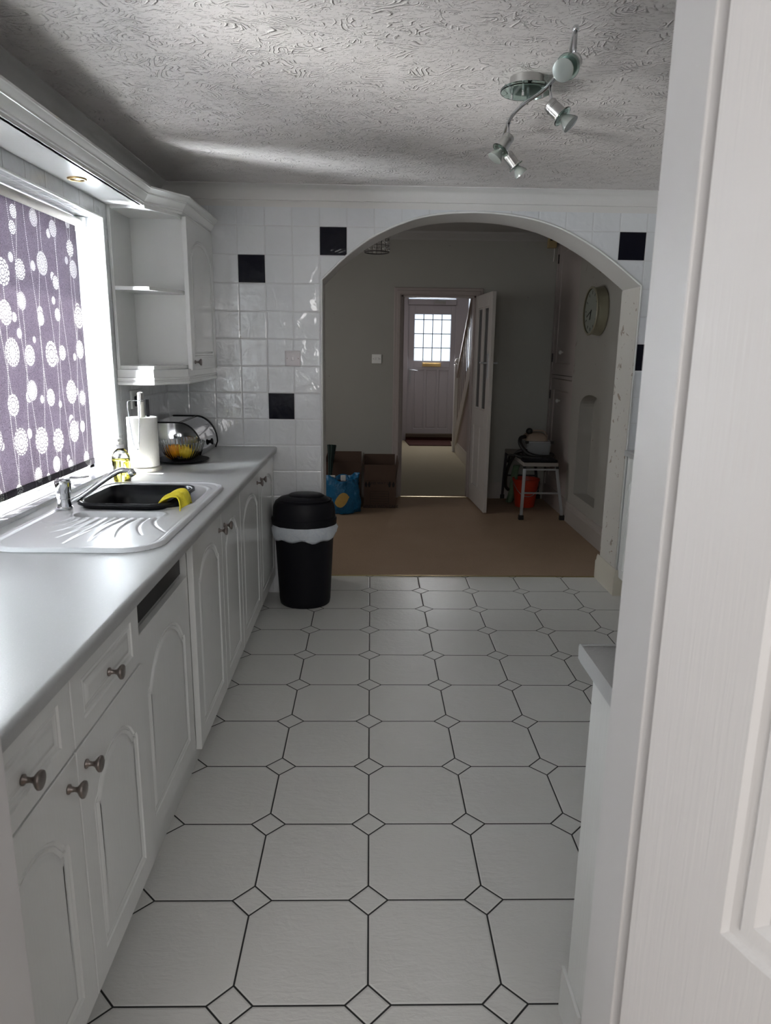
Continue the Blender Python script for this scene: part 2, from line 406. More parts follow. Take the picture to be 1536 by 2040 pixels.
MT['worktop'] = worktop()
MT['sink'] = simple('pale_grey_composite', (.66, .67, .685), .26, var=.03, scale=400, bump=.0002, bscale=500)
def fabric():
    k = NT('flower_print_blind_fabric'); P = k.sep(k.pos()); u, v = P[1], P[2]
    q = k.comb(u, v, 0.)
    def motif(off, scale, rmin, rmax, rnd):
        vo = k.n('ShaderNodeTexVoronoi', voronoi_dimensions='2D', feature='F1'); k.set(vo.inputs['Vector'], k.VM('ADD', q, off)); vo.inputs['Scale'].default_value = scale
        vo.inputs['Randomness'].default_value = rnd
        cs = k.sep(vo.outputs['Color']); dist = k.M('DIVIDE', vo.outputs['Distance'], scale)
        nd = k.n('ShaderNodeVectorMath', operation='SUBTRACT'); k.set(nd.inputs[0], k.VM('ADD', q, off)); k.set(nd.inputs[1], vo.outputs['Position'])
        r = k.ramp(cs[0], 0., 1., rmin, rmax); rs = k.sep(nd.outputs[0]); an = k.M('ARCTAN2', rs[1], rs[0])
        t = k.M('DIVIDE', dist, r)
        npet = k.M('FLOOR', k.ramp(cs[1], 0., 1., 6., 11.))
        ring = k.M('MULTIPLY', t, k.ramp(cs[2], 0., 1., 2.6, 4.2)); row = k.M('FLOOR', ring)
        pet = k.M('ABSOLUTE', k.M('SINE', k.M('ADD', k.M('MULTIPLY', an, npet), k.M('MULTIPLY', row, 1.57))))
        rr = k.M('ABSOLUTE', k.M('SINE', k.M('MULTIPLY', ring, PI)))
        dots = k.M('GREATER_THAN', k.M('MULTIPLY', pet, rr), .38)
        outl = k.M('MULTIPLY', k.M('GREATER_THAN', k.M('MULTIPLY', pet, rr), .14), k.M('LESS_THAN', k.M('MULTIPLY', pet, rr), .48))
        pick = k.M('GREATER_THAN', cs[1], .62)
        pat = k.M('ADD', k.M('MULTIPLY', dots, k.M('SUBTRACT', 1., pick)), k.M('MULTIPLY', outl, pick))
        return k.M('MULTIPLY', k.M('LESS_THAN', t, k.M('ADD', .93, k.M('MULTIPLY', pet, .07))), pat), t
    a, ta = motif((0., 0., 0.), 6.6, .022, .050, .5)
    b, tb = motif((.73, .41, 0.), 6.2, .012, .024, .7)
    b = k.M('MULTIPLY', b, k.M('GREATER_THAN', ta, 1.15))
    w = k.M('MULTIPLY', k.M('SINE', k.M('ADD', k.M('MULTIPLY', v, 7.), k.M('MULTIPLY', u, 5.))), .022)
    def line(per, ph, sg):
        x = k.M('ADD', k.M('ADD', u, k.M('MULTIPLY', w, sg)), ph)
        dd = k.M('ABSOLUTE', k.M('SUBTRACT', k.M('FRACT', k.M('DIVIDE', x, per)), .5))
        return k.M('MULTIPLY', k.M('LESS_THAN', dd, .0013/per), k.M('GREATER_THAN', k.M('SINE', k.M('MULTIPLY', v, 1000.)), -.2))
    ln = k.M('MAXIMUM', line(.12, 0., 1.), line(.15, .03, -1.2)); ln = k.M('MULTIPLY', ln, k.M('GREATER_THAN', ta, 1.))
    pr = k.M('MINIMUM', k.M('MAXIMUM', k.M('MAXIMUM', a, b), ln), 1.)
    wv = k.noise(k.VM('MULTIPLY', k.pos(), (1., 1., 1.)), 420, 2, .7)
    basec = k.mix(k.ramp(wv, .3, .7), (.028, .0245, .030), (.098, .088, .099))
    col = k.mix(pr, basec, (.34, .34, .33))
    d = k.n('ShaderNodeBsdfDiffuse'); k.set(d.inputs[0], col); tr = k.n('ShaderNodeBsdfTranslucent'); k.set(tr.inputs[0], col)
    mx = k.n('ShaderNodeMixShader'); mx.inputs[0].default_value = .5
    k.t.links.new(d.outputs[0], mx.inputs[1]); k.t.links.new(tr.outputs[0], mx.inputs[2])
    k.t.links.new(mx.outputs[0], k.t.nodes['Material Output'].inputs[0]); return k.m
MT['fabric'] = fabric()
def linerm():
    k = NT('white_bin_liner'); v = k.obc(); n = k.noise(v, 30, 4, .6, 1.)
    k.base(k.mix(n, (.42, .47, .56), (.74, .77, .78)), .35); k.p.inputs['Subsurface Weight'].default_value = 0; k.bump(n, .006, .8); return k.m
MT['liner'] = linerm()

# ------------------------------------------------------------------ the setting: kitchen
CZ, YB, XL, XR, YS = 2.275, 4.05, -1.14, 2.10, .72      # ceiling, arch wall, left wall, right wall, near wall
b = BM(); box(b, XL-.3, XR+.1, .60, 4.375, -.06, 0); struct('floor', b, MT['floor'], 'white octagonal floor tiles with small squares and black grout')
b = BM(); box(b, XL-.35, XR+.15, .55, YB+.02, CZ, CZ+.08); struct('ceiling', b, MT['artex'], 'white kitchen ceiling with swirled textured plaster')
WY0, WY1, WZ0, WZ1, WX = 1.15, 3.20, .900, 1.965, -1.30
b = BM(); box(b, WX, XL, .5, WY0, 0, CZ); box(b, WX, XL, WY1, YB+.02, 0, CZ); box(b, WX, XL, WY0, WY1, 0, WZ0); box(b, WX, XL, WY0, WY1, WZ1, CZ)
bmesh.ops.remove_doubles(b, verts=b.verts, dist=1e-5)
struct('wall_left', b, MT['tiles'], 'left kitchen wall of white tiles around the window')
# arch wall
AX0, AX1, AY1 = -.272, 1.495, 4.35
arc = spline([(-.272, 0, 1.802), (-.109, 0, 1.950), (.053, 0, 2.052), (.269, 0, 2.132), (.525, 0, 2.161), (.784, 0, 2.147), (1.005, 0, 2.095), (1.205, 0, 1.999), (1.351, 0, 1.905), (1.495, 0, 1.797)], 6)
arc = [(p.x, p.z) for p in arc]
def arch_wall(bm, y0, y1, x0, x1, z0, z1, e=0):
    pts = [(x0, 0)] + [(AX0-e, 0), (AX0-e, arc[0][1]+e)] + [(x, z+e) for x, z in arc[1:-1]] + [(AX1+e, arc[-1][1]+e), (AX1+e, 0), (x1, 0)]
    def v(x, z): return [bm.verts.new((x, y0, z)), bm.verts.new((x, y1, z))]
    lo = [v(x, z) for x, z in pts]; hi = [v(x, z1) if i not in (1, len(pts)-2) else None for i, (x, z) in enumerate(pts)]
    hi[1] = hi[2]; hi[-2] = hi[-3]
    for i in range(len(pts)-1):
        a, c, d, g = lo[i], lo[i+1], hi[i+1], hi[i]
        bm.faces.new((a[0], c[0], c[1], a[1]))                       # underside / jambs
        if d is not g:
            bm.faces.new((g[0], d[0], d[1], g[1]))
            if i == 0: bm.faces.new((a[0], c[0], lo[2][0], d[0], g[0])); bm.faces.new((a[1], c[1], lo[2][1], d[1], g[1]))
            elif i == len(pts)-2: bm.faces.new((c[0], a[0], lo[-3][0], g[0], d[0])); bm.faces.new((c[1], a[1], lo[-3][1], g[1], d[1]))
            else: bm.faces.new((a[0], c[0], d[0], g[0])); bm.faces.new((a[1], c[1], d[1], g[1]))
    for L_, H_ in ((lo[0], hi[0]), (lo[-1], hi[-1])): bm.faces.new((L_[0], L_[1], H_[1], H_[0]))
b = BM(); arch_wall(b, YB+.008, AY1, -2.0, XR+.1, 0, 2.6); struct('wall_back', b, [MT['archpaint']], 'thick wall with wide arch between kitchen and dining room')
b = BM(); arch_wall(b, YB, YB+.0075, XL, XR, 0, 2.172, .004); struct('wall_back_tiles', b, MT['tiles_back'], 'white wall tiles with black inset tiles around the arch')
b = BM(); box(b, XL, XR, YB+.0005, YB+.0075, 2.172, CZ); struct('wall_back_upper', b, MT['paint'], 'painted strip above the tiles')
b = BM(); box(b, XR, XR+.1, .5, YB+.02, 0, CZ); struct('wall_right', b, MT['tiles'], 'right kitchen wall')
b = BM(); box(b, -1.7, -.43, .60, YS, 0, 2.42); box(b, .295, XR+.1, .60, YS, 0, 2.42); box(b, -.43, .295, .60, YS, 2.02, 2.42); struct('wall_front', b, MT['paint'], 'near kitchen wall around the doorway')
# cove along left, back and right walls
b = BM(); c = .07; prof = [(0, 0)] + [(c*(1-math.cos(t*PI/2/6)), -c+c*math.sin(t*PI/2/6)) for t in range(7)][::-1]
prof = [(.0, .0), (c, 0), (c, -.004), (c*.72, -.012), (c*.45, -.026), (c*.22, -.048), (.012, -c), (0, -c)]
sweep(b, [(XL, .72, CZ), (XL, YB, CZ), (XR, YB, CZ), (XR, .72, CZ)], prof, 1); struct('trim_1', b, MT['paint'], 'ceiling cove', auto=.6)
# plastic arch bead and window reveal bead
b = BM(); tube(b, [(AX0-.002, YB-.001, .0)] + [(x, YB-.001, z+.002) for x, z in arc] + [(AX1+.002, YB-.001, .0)], .0055, 8); struct('trim_2', b, MT['plast'], 'thin white edging bead of the arch', smooth=True)
b = BM(); tube(b, [(XL+.001, WY0, WZ0+.002), (XL+.001, WY0, WZ1), (XL+.001, WY1, WZ1), (XL+.001, WY1, WZ0+.002)], .006, 8); struct('trim_3', b, MT['plast'], 'white bead edging the window recess')
# peeling paint on the right side of the arch (plaster skin of the jamb), skirting round it
b = BM(); box(b, AX1-.003, AX1+.0, YB+.012, AY1-.002, .0, 1.79); struct('wall_arch_side', b, MT['jamb'], 'right jamb of the arch with peeling paint')
def skirt(name, path, h=.15, t=.017, side=1, mat='skirt'):
    b = BM(); sweep(b, path, [(0, 0), (t, 0), (t, h*.72), (t*.62, h*.80), (t*.62, h*.88), (t*.3, h), (0, h)], side); return struct(name, b, MT[mat], auto=.5)
skirt('baseboard_1', [(AX1+.05, YB-.012, 0), (AX1-.002, YB-.012, 0), (AX1-.002, AY1+.03, 0)], .158, .017, -1, 'skirt_k')
b = BM(); box(b, AX0-.02, AX1-.015, 4.372, 4.382, 0, .006); struct('trim_4', b, MT['brass_dull'], 'threshold strip between tiles and carpet', bevel=.002)
# near doorway lining and the architrave seen at the lower left
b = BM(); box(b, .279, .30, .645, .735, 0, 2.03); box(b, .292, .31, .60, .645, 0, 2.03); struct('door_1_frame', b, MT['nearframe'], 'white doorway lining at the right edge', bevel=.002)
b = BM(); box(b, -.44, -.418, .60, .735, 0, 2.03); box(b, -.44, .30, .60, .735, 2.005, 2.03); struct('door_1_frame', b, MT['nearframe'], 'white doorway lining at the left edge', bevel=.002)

# the room the camera stands in
b = BM(); box(b, -1.6, 1.7, -2.3, .60, -.06, 0); struct('floor', b, MT['carpet'])
b = BM(); box(b, -1.6, 1.7, -2.3, .60, 2.4, 2.48); struct('ceiling', b, MT['paint'])
b = BM(); box(b, -1.7, -1.6, -2.4, .60, 0, 2.4); struct('wall_rear_left', b, MT['paint'])
b = BM(); box(b, 1.7, 1.8, -2.4, .60, 0, 2.4); struct('wall_rear_right', b, MT['paint'])
b = BM(); box(b, -1.7, 1.8, -2.4, -2.3, 0, 2.4); struct('wall_rear_end', b, MT['paint'])
# kitchen window: plastic frame, mullion and panes
wf = BM(); fx0, fx1 = -1.298, -1.252
for a in ((WY0, WY0+.055, WZ0, WZ1), (WY1-.055, WY1, WZ0, WZ1), (WY0, WY1, WZ0, WZ0+.055), (WY0, WY1, WZ1-.055, WZ1), (1.78, 2.00, WZ0, WZ1)): box(wf, fx0, fx1, *a)  # unseen near half added for daylight; wide mullion keeps the spot off the worktop
win = struct('window_1', wf, MT['upvc'], 'white plastic kitchen window behind the patterned blind', bevel=.003)
for y0, y1 in ((WY0+.05, 1.79), (1.99, WY1-.05)):
    b = BM(); box(b, -1.278, -1.274, y0, y1, WZ0+.05, WZ1-.05); obj('window_pane', b, MT['pane'], win)

# ------------------------------------------------------------------ the setting: dining room and hall
DY0, DY1, DXL, BX, DC = AY1, 6.87, -1.9, 1.72, 2.49
b = BM(); box(b, DXL-.1, BX+.5, 4.375, DY1+.12, -.06, .003); struct('floor', b, MT['carpet'], 'beige carpet of the dining room')
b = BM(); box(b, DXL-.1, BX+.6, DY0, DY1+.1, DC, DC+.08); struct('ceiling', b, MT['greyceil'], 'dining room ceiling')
DOX0, DOX1, DOZ = .285, .985, 1.935
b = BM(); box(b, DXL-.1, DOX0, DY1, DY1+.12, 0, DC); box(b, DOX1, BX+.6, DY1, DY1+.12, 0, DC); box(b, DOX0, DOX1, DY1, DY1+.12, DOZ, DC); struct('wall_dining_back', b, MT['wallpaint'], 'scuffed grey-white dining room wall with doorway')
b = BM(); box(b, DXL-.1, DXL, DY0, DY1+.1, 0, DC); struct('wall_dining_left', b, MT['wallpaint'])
# chimney breast with arched niche (opening cut by prism pieces)
NY0, NY1, NZ0, NZs = 5.235, 5.80, .27, 1.0
nic = [(NY1 - (NY1-NY0)*(.5-.5*math.cos(PI*i/14)), NZs + .11*math.sin(PI*i/14)) for i in range(15)]   # from NY1 over to NY0
b = BM(); BW = .0
def bp(poly): prism(b, [(BX, y, z) for y, z in poly], (.30, 0, 0))
bp([(DY0, 0), (NY0, 0), (NY0, DC), (DY0, DC)]); bp([(NY1, 0), (6.05, 0), (6.05, DC), (NY1, DC)]); bp([(NY0, 0), (NY1, 0), (NY1, NZ0), (NY0, NZ0)])
for (ya_, za_), (yb2_, zb2_) in zip(nic, nic[1:]): bp([(yb2_, zb2_), (ya_, za_), (ya_, DC), (yb2_, DC)])
bmesh.ops.remove_doubles(b, verts=b.verts, dist=1e-4)
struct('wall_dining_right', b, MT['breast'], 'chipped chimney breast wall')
b = BM(); box(b, BX+.115, BX+.30, NY0-.01, NY1+.01, NZ0-.01, NZs+.13); struct('wall_niche_back', b, MT['breast'], 'back of the arched niche')
b = BM(); box(b, BX+.25, BX+.6, 6.05, DY1, 0, DC); struct('wall_dining_alcove', b, MT['wallpaint'])
b = BM(); sweep(b, [(DXL, DY1, DC), (BX, DY1, DC)], [(0, 0), (.07, 0), (.06, -.02), (.02, -.05), (.01, -.07), (0, -.07)], 1); struct('trim_5', b, MT['greyceil'])
skirt('baseboard_2', [(BX, DY0+.02, .003), (BX, 6.05, .003)], .17, .02, -1)
skirt('baseboard_3', [(DXL, DY1, .003), (DOX0-.075, DY1, .003)], .155, .016, 1)
skirt('baseboard_4', [(DOX1+.085, DY1, .003), (BX, DY1, .003)], .155, .016, 1)
def architrave(name, x0, x1, z1, y, w, mat, d=-1):
    b = BM(); t = .022
    pr = [(0, 0), (.0, t*.7), (w*.18, t), (w*.55, t*.9), (w*.62, t*.62), (w*.9, t*.55), (w, t*.3), (w, 0)]
    P = [(x0, 0.004), (x0, z1), (x1, z1), (x1, .004)]; rs = []
    for i, (x, z) in enumerate(P):
        sx = -1 if i < 2 else 1; sz = 0 if i in (0, 3) else 1
        rs.append([Vector((x+sx*a, y+d*h, z+sz*a)) for a, h in pr])
    rings(b, rs); return struct(name, b, MT[mat], auto=.5)
architrave('trim_6', DOX0, DOX1, DOZ, DY1, .068, 'pinkwood')
b = BM(); box(b, DOX0, DOX0+.018, DY1, DY1+.12, 0, DOZ); box(b, DOX1-.018, DOX1, DY1, DY1+.12, 0, DOZ); box(b, DOX0, DOX1, DY1, DY1+.12, DOZ-.018, DOZ)
box(b, DOX0+.018, DOX0+.03, DY1+.05, DY1+.085, 0, DOZ-.018); struct('door_2_frame', b, MT['pinkwood'], bevel=.002)
b = BM(); box(b, DOX0, DOX1, DY1-.005, DY1+.035, 0, .009); struct('trim_7', b, MT['brass_dull'], 'metal threshold strip under the dining door', bevel=.003)
# hall
HY0, HY1, HXL, HXR, HC = DY1+.12, 11.42, .245, 2.05, 2.42
b = BM(); box(b, HXL-.1, HXR+.1, DY1+.03, HY1+.2, -.06, .002); struct('floor', b, MT['hallcarpet'], 'pale hall carpet')
b = BM(); box(b, HXL-.1, HXR+.1, HY0, HY1+.2, HC, HC+.08); struct('ceiling', b, MT['greyceil'], 'hall ceiling')
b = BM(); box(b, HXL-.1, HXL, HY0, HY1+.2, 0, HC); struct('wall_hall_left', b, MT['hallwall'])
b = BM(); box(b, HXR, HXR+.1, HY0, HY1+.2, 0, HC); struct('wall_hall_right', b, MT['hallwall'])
FX0, FX1, FZ0, FZ1 = .50, 1.40, .0, 2.25
b = BM(); box(b, HXL, FX0, HY1, HY1+.14, 0, HC); box(b, 1.78, HXR, HY1, HY1+.14, 0, HC); box(b, FX0, 1.78, HY1, HY1+.14, 2.33, HC); box(b, 1.40, 1.78, HY1, HY1+.14, 0, 1.05); struct('wall_hall_end', b, MT['hallwall'])
skirt('baseboard_5', [(HXL, HY0, .002), (HXL, HY1, .002)], .13, .015, -1)
# stair side panelling (under the string) with its skirting
SX = 1.215; sl = .80; sy0, sz0 = 10.10, .16
def strz(y): return sz0 + (sy0-y)*sl
b = BM(); yt = sy0-(HC-sz0)/sl
prism(b, [(SX+.02, sy0, 0), (SX+.02, HY0, 0), (SX+.02, HY0, HC), (SX+.02, yt, HC), (SX+.02, sy0, sz0)], (.05, 0, 0)); struct('wall_stair', b, MT['hallwall'], 'papered panel under the stairs')
skirt('baseboard_6', [(SX+.02, HY0, .002), (SX+.02, sy0-.04, .002)], .16, .017, -1, 'skirt_k')

# ------------------------------------------------------------------ doors
def rail_door(w, h, t, rects, prof=ROUT): return relief_slab(w, h, t, rects, prof)
# near open door at the right edge of the picture
d1 = BM(); RP = [(0, 0), (.004, -.006), (.012, -.008), (.016, -.004), (.026, -.006), (.034, -.014), (.040, -.014), (.075, -.004), (.079, -.0035)]
dirn = Vector((.38, -.92, 0)).normalized()
pan = [rect(.105, .922, .355, 1.86), rect(.435, .922, .685, 1.86), rect(.105, .22, .355, .76), rect(.435, .22, .685, .76)]
d1 = relief_slab(.79, 2.0, .036, pan, RP)
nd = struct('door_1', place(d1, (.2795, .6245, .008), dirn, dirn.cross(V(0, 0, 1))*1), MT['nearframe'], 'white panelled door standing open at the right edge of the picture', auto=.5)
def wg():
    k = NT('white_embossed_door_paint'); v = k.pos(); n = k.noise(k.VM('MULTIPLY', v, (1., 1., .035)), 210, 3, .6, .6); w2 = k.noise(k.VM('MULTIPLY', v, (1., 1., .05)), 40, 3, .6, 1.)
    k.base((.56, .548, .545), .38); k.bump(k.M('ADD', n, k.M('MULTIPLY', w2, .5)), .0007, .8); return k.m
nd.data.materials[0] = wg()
# open glazed dining-room door
A = V(.982, 6.835, .012); Bp = V(1.022, 6.165, .012); du = (Bp-A).normalized(); L = (Bp-A).length; nrm = V(0, 0, 1).cross(du)*-1
if nrm.x > 0: nrm = -nrm
def dbox(bm, u0, u1, z0, z1, w0, w1):
    c = A + du*((u0+u1)/2) + nrm*((w0+w1)/2) + V(0, 0, (z0+z1)/2); obox(bm, c, du, nrm, (0, 0, 1), (u1-u0)/2, (w1-w0)/2, (z1-z0)/2)
b = BM(); dbox(b, 0, .10, 0, 1.915, -.034, 0); dbox(b, L-.125, L, 0, 1.915, -.034, 0); dbox(b, .10, L-.125, 1.80, 1.915, -.034, 0); dbox(b, .10, L-.125, .74, .90, -.034, 0); dbox(b, .10, L-.125, 0, .17, -.034, 0)
cm = (.10+L-.125)/2; dbox(b, cm-.035, cm+.035, .17, .74, -.034, 0); dbox(b, cm-.035, cm+.035, .90, 1.80, -.034, 0)
dr = struct('door_2', b, MT['doorwhite'], 'white dining room door standing open with two glazed panels', bevel=.004)
for i, (u0, u1) in enumerate(((.10, cm-.035), (cm+.035, L-.125))):
    b = BM(); dbox(b, u0-.005, u1+.005, .165, .745, -.022, -.010); obj('lower_panel', b, MT['doorwhite'], dr)
    b = BM()
    for q in ((u0, u0+.012, .90, 1.80), (u1-.012, u1, .90, 1.80), (u0, u1, .90, .912), (u0, u1, 1.788, 1.80)): dbox(b, q[0], q[1], q[2], q[3], -.028, -.006)
    obj('glazing_bead', b, MT['doorwhite'], dr, bevel=.002)
    b = BM(); dbox(b, u0, u1, .90, 1.80, -.019, -.015); obj('glass_pane', b, MT['darkpane'], dr)
def dpt(u, w, z): return A + du*u + nrm*w + V(0, 0, z)
b = BM(); dbox(b, L-.085, L-.052, 1.19, 1.40, 0, .006)
for sgn, w0 in ((1, 0), (-1, -.034)):
    w = lambda a: w0 + sgn*a
    cyl(b, dpt(L-.068, w(0), 1.32), dpt(L-.068, w(.045), 1.32), .009, 12); tube(b, [dpt(L-.068, w(.045), 1.32), dpt(L-.10, w(.05), 1.322), dpt(L-.15, w(.048), 1.316), dpt(L-.175, w(.046), 1.322)], [.009, .008, .007, .006], 10)
dbox(b, L-.085, L-.052, 1.19, 1.40, -.040, -.034); obj('door_handle', b, MT['silver'], dr, auto=.6)
# front door with leaded glass
fd = Part('door_3', 'white front door with leaded glass and brass letterbox at the end of the hall', 'door', (.95, HY1, 0)); fd.t['kind'] = 'structure'; del fd.t['category']
fy = HY1-.03
b = BM()
for q in ((FX0-.0, .585, .0, 2.33), (1.325, 1.52, .0, 2.33), (.57, 1.34, 2.10, 2.118), (FX0, 1.78, 2.27, 2.33), (.57, 1.34, 2.115, 2.20), (1.72, 1.78, 1.05, 2.33), (1.50, 1.78, 1.05, 1.11)): box(b, q[0], q[1], (fy-.02 if q[2] != 2.10 else fy+.03), fy+.05, q[2], q[3])
fd.add('frame', b, MT['mauve'], bevel=.004)
b = BM(); x0, x1 = .58, 1.33; gx0, gx1, gz0, gz1 = .685, 1.255, 1.265, 1.975
for q in ((x0, gx0, .115, 2.11), (gx1, x1, .115, 2.11), (gx0, gx1, gz1, 2.11), (gx0, gx1, 1.16, gz0)): box(b, q[0], q[1], fy, fy+.045, q[2], q[3])
leaf = fd.add('door_leaf', b, MT['mauve'], bevel=.003)
pp = relief_slab(gx1-gx0, 1.045, .04, [rect(.01, .08, .17, 1.01), rect(.20, .08, .37, 1.01), rect(.40, .08, .56, 1.01)], [(0, 0), (.004, -.009), (.010, -.010), (.022, -.004), (.03, -.004)])
place(pp, (gx0, fy+.001, .115), (1, 0, 0), (0, -1, 0)); fd.add('lower_panels', pp, MT['mauve'], leaf, auto=.5)
b = BM(); box(b, gx0, gx1, fy+.018, fy+.024, gz0, gz1); fd.add('leaded_glass', b, MT['obscure'], leaf)
b = BM()
for i in (1, 2, 3): box(b, gx0+i*(gx1-gx0)/4-.006, gx0+i*(gx1-gx0)/4+.006, fy+.012, fy+.018, gz0, gz1)
for z in (1.465, 1.68, 1.895): box(b, gx0, gx1, fy+.012, fy+.018, z-.006, z+.006)
fd.add('lead_strip', b, MT['dark'], leaf)
b = BM(); box(b, .82, 1.115, fy-.010, fy, 1.175, 1.235); box(b, .83, 1.105, fy-.014, fy-.008, 1.185, 1.225); fd.add('letterbox', b, MT['brass'], leaf, label='brass letterbox', bevel=.003)
b = BM(); box(b, .615, .64, fy-.010, fy, .90, 1.16); cyl(b, (.628, fy, 1.12), (.628, fy-.045, 1.12), .009); tube(b, [(.628, fy-.045, 1.12), (.68, fy-.05, 1.118), (.745, fy-.045, 1.108)], [.010, .009, .007]); cyl(b, (.628, fy-.012, .95), (.628, fy, .95), .012)
fd.add('door_handle', b, MT['silver'], leaf, auto=.6)
b = BM(); box(b, .985, 1.16, fy-.06, fy-.012, 2.13, 2.185); box(b, 1.0, 1.05, fy-.05, fy-.012, 2.155, 2.20); fd.add('door_closer', b, MT['satin'], bevel=.006)
b = BM(); box(b, .575, 1.335, fy+.012, fy+.018, 2.20, 2.27); fd.add('top_light', b, MT['obscure'])
b = BM(); box(b, 1.515, 1.725, fy+.012, fy+.018, 1.11, 2.27); fd.add('side_light', b, MT['obscure'])
b = BM(); box(b, .575, 1.335, fy-.06, fy+.05, .0, .06); fd.add('sill', b, MT['mat'])
b = BM(); box(b, .575, 1.335, fy-.075, fy+.05, .06, .117); fd.add('threshold', b, MT['cardd'], bevel=.005)
b = BM(); prism(b, [(.56, 11.33, .002), (.60, 10.72, .002), (1.25, 10.72, .002), (1.30, 11.33, .002)], (0, 0, .014)); tag(obj('doormat', b, MT['mat'], bevel=.004), 'dark red-brown doormat in front of the front door', 'doormat')

# ------------------------------------------------------------------ staircase in the hall
st = Part('staircase', 'white painted staircase balustrade rising towards the camera in the hall', 'stairs', (SX, sy0, 0))
b = BM(); yE = 7.6
prism(b, [(SX, sy0+.0, strz(sy0)-.12), (SX, sy0, strz(sy0)+.14), (SX, yE, strz(yE)+.14), (SX, yE, strz(yE)-.12)], (.04, 0, 0)); st.add('string_board', b, MT['skirt_k'], bevel=.004)
b = BM(); box(b, SX-.025, SX+.065, sy0, sy0+.09, 0, 1.22); box(b, SX-.03, SX+.07, sy0-.005, sy0+.095, 1.22, 1.24); lathe(b, [(.015, 1.24), (.04, 1.26), (.045, 1.285), (.03, 1.315), (0.001, 1.325)], (SX+.02, sy0+.045, 0), n=16); st.add('newel_post', b, MT['plast'], bevel=.004)
b = BM(); hz = lambda y: strz(y)+.92
prism(b, [(SX-.005, sy0, hz(sy0)-.03), (SX-.005, sy0, hz(sy0)+.03), (SX-.005, yE, hz(yE)+.03), (SX-.005, yE, hz(yE)-.03)], (.055, 0, 0)); st.add('handrail', b, MT['pinkwood'], bevel=.01)
y = sy0-.09
while y > yE+.05:
    b = BM(); box(b, SX+.014, SX+.026, y-.012, y+.012, strz(y)+.12, hz(y)-.01); st.add('baluster', b, MT['pinkwood']); y -= .17
b = BM()
for i in range(11):
    yy = sy0-.02-i*.235; zz = (i+1)*.19
    if zz > 2.2: break
    prism(b, [(SX+.075, yy, zz-.19), (SX+.075, yy, zz), (SX+.075, yy-.26, zz), (SX+.075, yy-.26, zz-.19)], (HXR-SX-.08, 0, 0))
st.add('stair_tread', b, MT['hallcarpet'])

# ------------------------------------------------------------------ kitchen units
def knob_bm(c, axis):
    b = BM(); lathe(b, [(.0095, 0), (.0095, .003), (.0055, .006), (.0045, .013), (.006, .018), (.0135, .024), (.0165, .0275), (.0160, .031), (.011, .0325), (0.0005, .0328)], c, axis, 24); return b
FXD = -.558      # front face of the left-hand doors
def left_front(P, name, y0, y1, z0, z1, kind, knob=None, x=FXD, t=.019, mat='cab'):
    w, h = y1-y0-.004, z1-z0-.004
    if kind == 'door': pths = [arch_panel(w, h)]
    elif kind == 'drawer': pths = [rect(.05, .036, w-.05, h-.036)]
    # +X facing: u runs towards -Y so that (u, z, outward) stays right handed
    b = relief_slab(w, h, t, pths); place(b, (x, y1-.002, z0+.002), (0, -1, 0), (1, 0, 0))
    d = P.add(name, b, MT[mat], auto=.45)
    if knob:
        kb = knob_bm((x, knob[0], knob[1]), (1, 0, 0)); P.add('knob', kb, MT['nickel'], d, label='brushed nickel knob', smooth=True)
    return d
def carcass(P, y0, y1, x1=FXD-.021, x0=XL+.004, z0=.11, z1=.848, mat='cab_in'):
    b = BM(); t = .018
    box(b, x0, x1, y0, y0+t, z0, z1); box(b, x0, x1, y1-t, y1, z0, z1); box(b, x0, x1, y0+t, y1-t, z0, z0+t); box(b, x0, x0+.008, y0+t, y1-t, z0+t, z1)
    box(b, x1-.025, x1, y0+t, y1-t, z1-t, z1)
    P.add('carcass', b, MT[mat])
c1 = Part('base_cabinet', 'white base cabinet with two drawers above two doors, nearest the camera on the left', 'kitchen cabinet', (-.85, 1.22, 0), 'base cabinets along the left wall')
carcass(c1, .82, 1.618)
left_front(c1, 'drawer', .822, 1.222, .682, .846, 'drawer', (1.026, .752)); left_front(c1, 'drawer', 1.222, 1.618, .682, .846, 'drawer', (1.412, .755))
left_front(c1, 'door', .822, 1.222, .112, .680, 'door', (1.178, .630)); left_front(c1, 'door', 1.222, 1.618, .112, .680, 'door', (1.262, .630))
b = BM(); box(b, XL+.01, FXD-.02, .722, .818, .0, .848); tag(obj('filler_panel', b, MT['cab'], bevel=.002), 'narrow white filler panel between the near wall and first cabinet', 'panel')
# dishwasher with a decor panel set back below a dark control strip
dw = Part('dishwasher', 'built-in dishwasher with white arched decor panel under a dark control strip', 'dishwasher', (-.85, 1.88, 0))
b = BM(); box(b, XL+.06, -.600, 1.632, 2.125, .10, .845); dw.add('body', b, MT['cab_in'])
b = relief_slab(.498, .600, .019, [arch_panel(.498, .600, .06, .07, .11)]); place(b, (-.572, 2.128, .135), (0, -1, 0), (1, 0, 0)); dw.add('door_panel', b, MT['cab'], auto=.45)
b = BM(); box(b, -.600, -.5935, 1.630, 2.128, .742, .842); dw.add('control_strip', b, MT['black'], label='dark control strip')
c2 = Part('base_cabinet', 'white two-door sink cabinet right after the dishwasher', 'kitchen cabinet', (-.85, 2.56, 0), 'base cabinets along the left wall')
carcass(c2, 2.150, 2.975)
left_front(c2, 'door', 2.150, 2.590, .112, .846, 'door', (2.545, .775)); left_front(c2, 'door', 2.590, 2.975, .112, .846, 'door', (2.640, .772))
c3 = Part('base_cabinet', 'white two-door corner cabinet beside the black bin', 'kitchen cabinet', (-.85, 3.5, 0), 'base cabinets along the left wall')
carcass(c3, 2.980, 4.045)
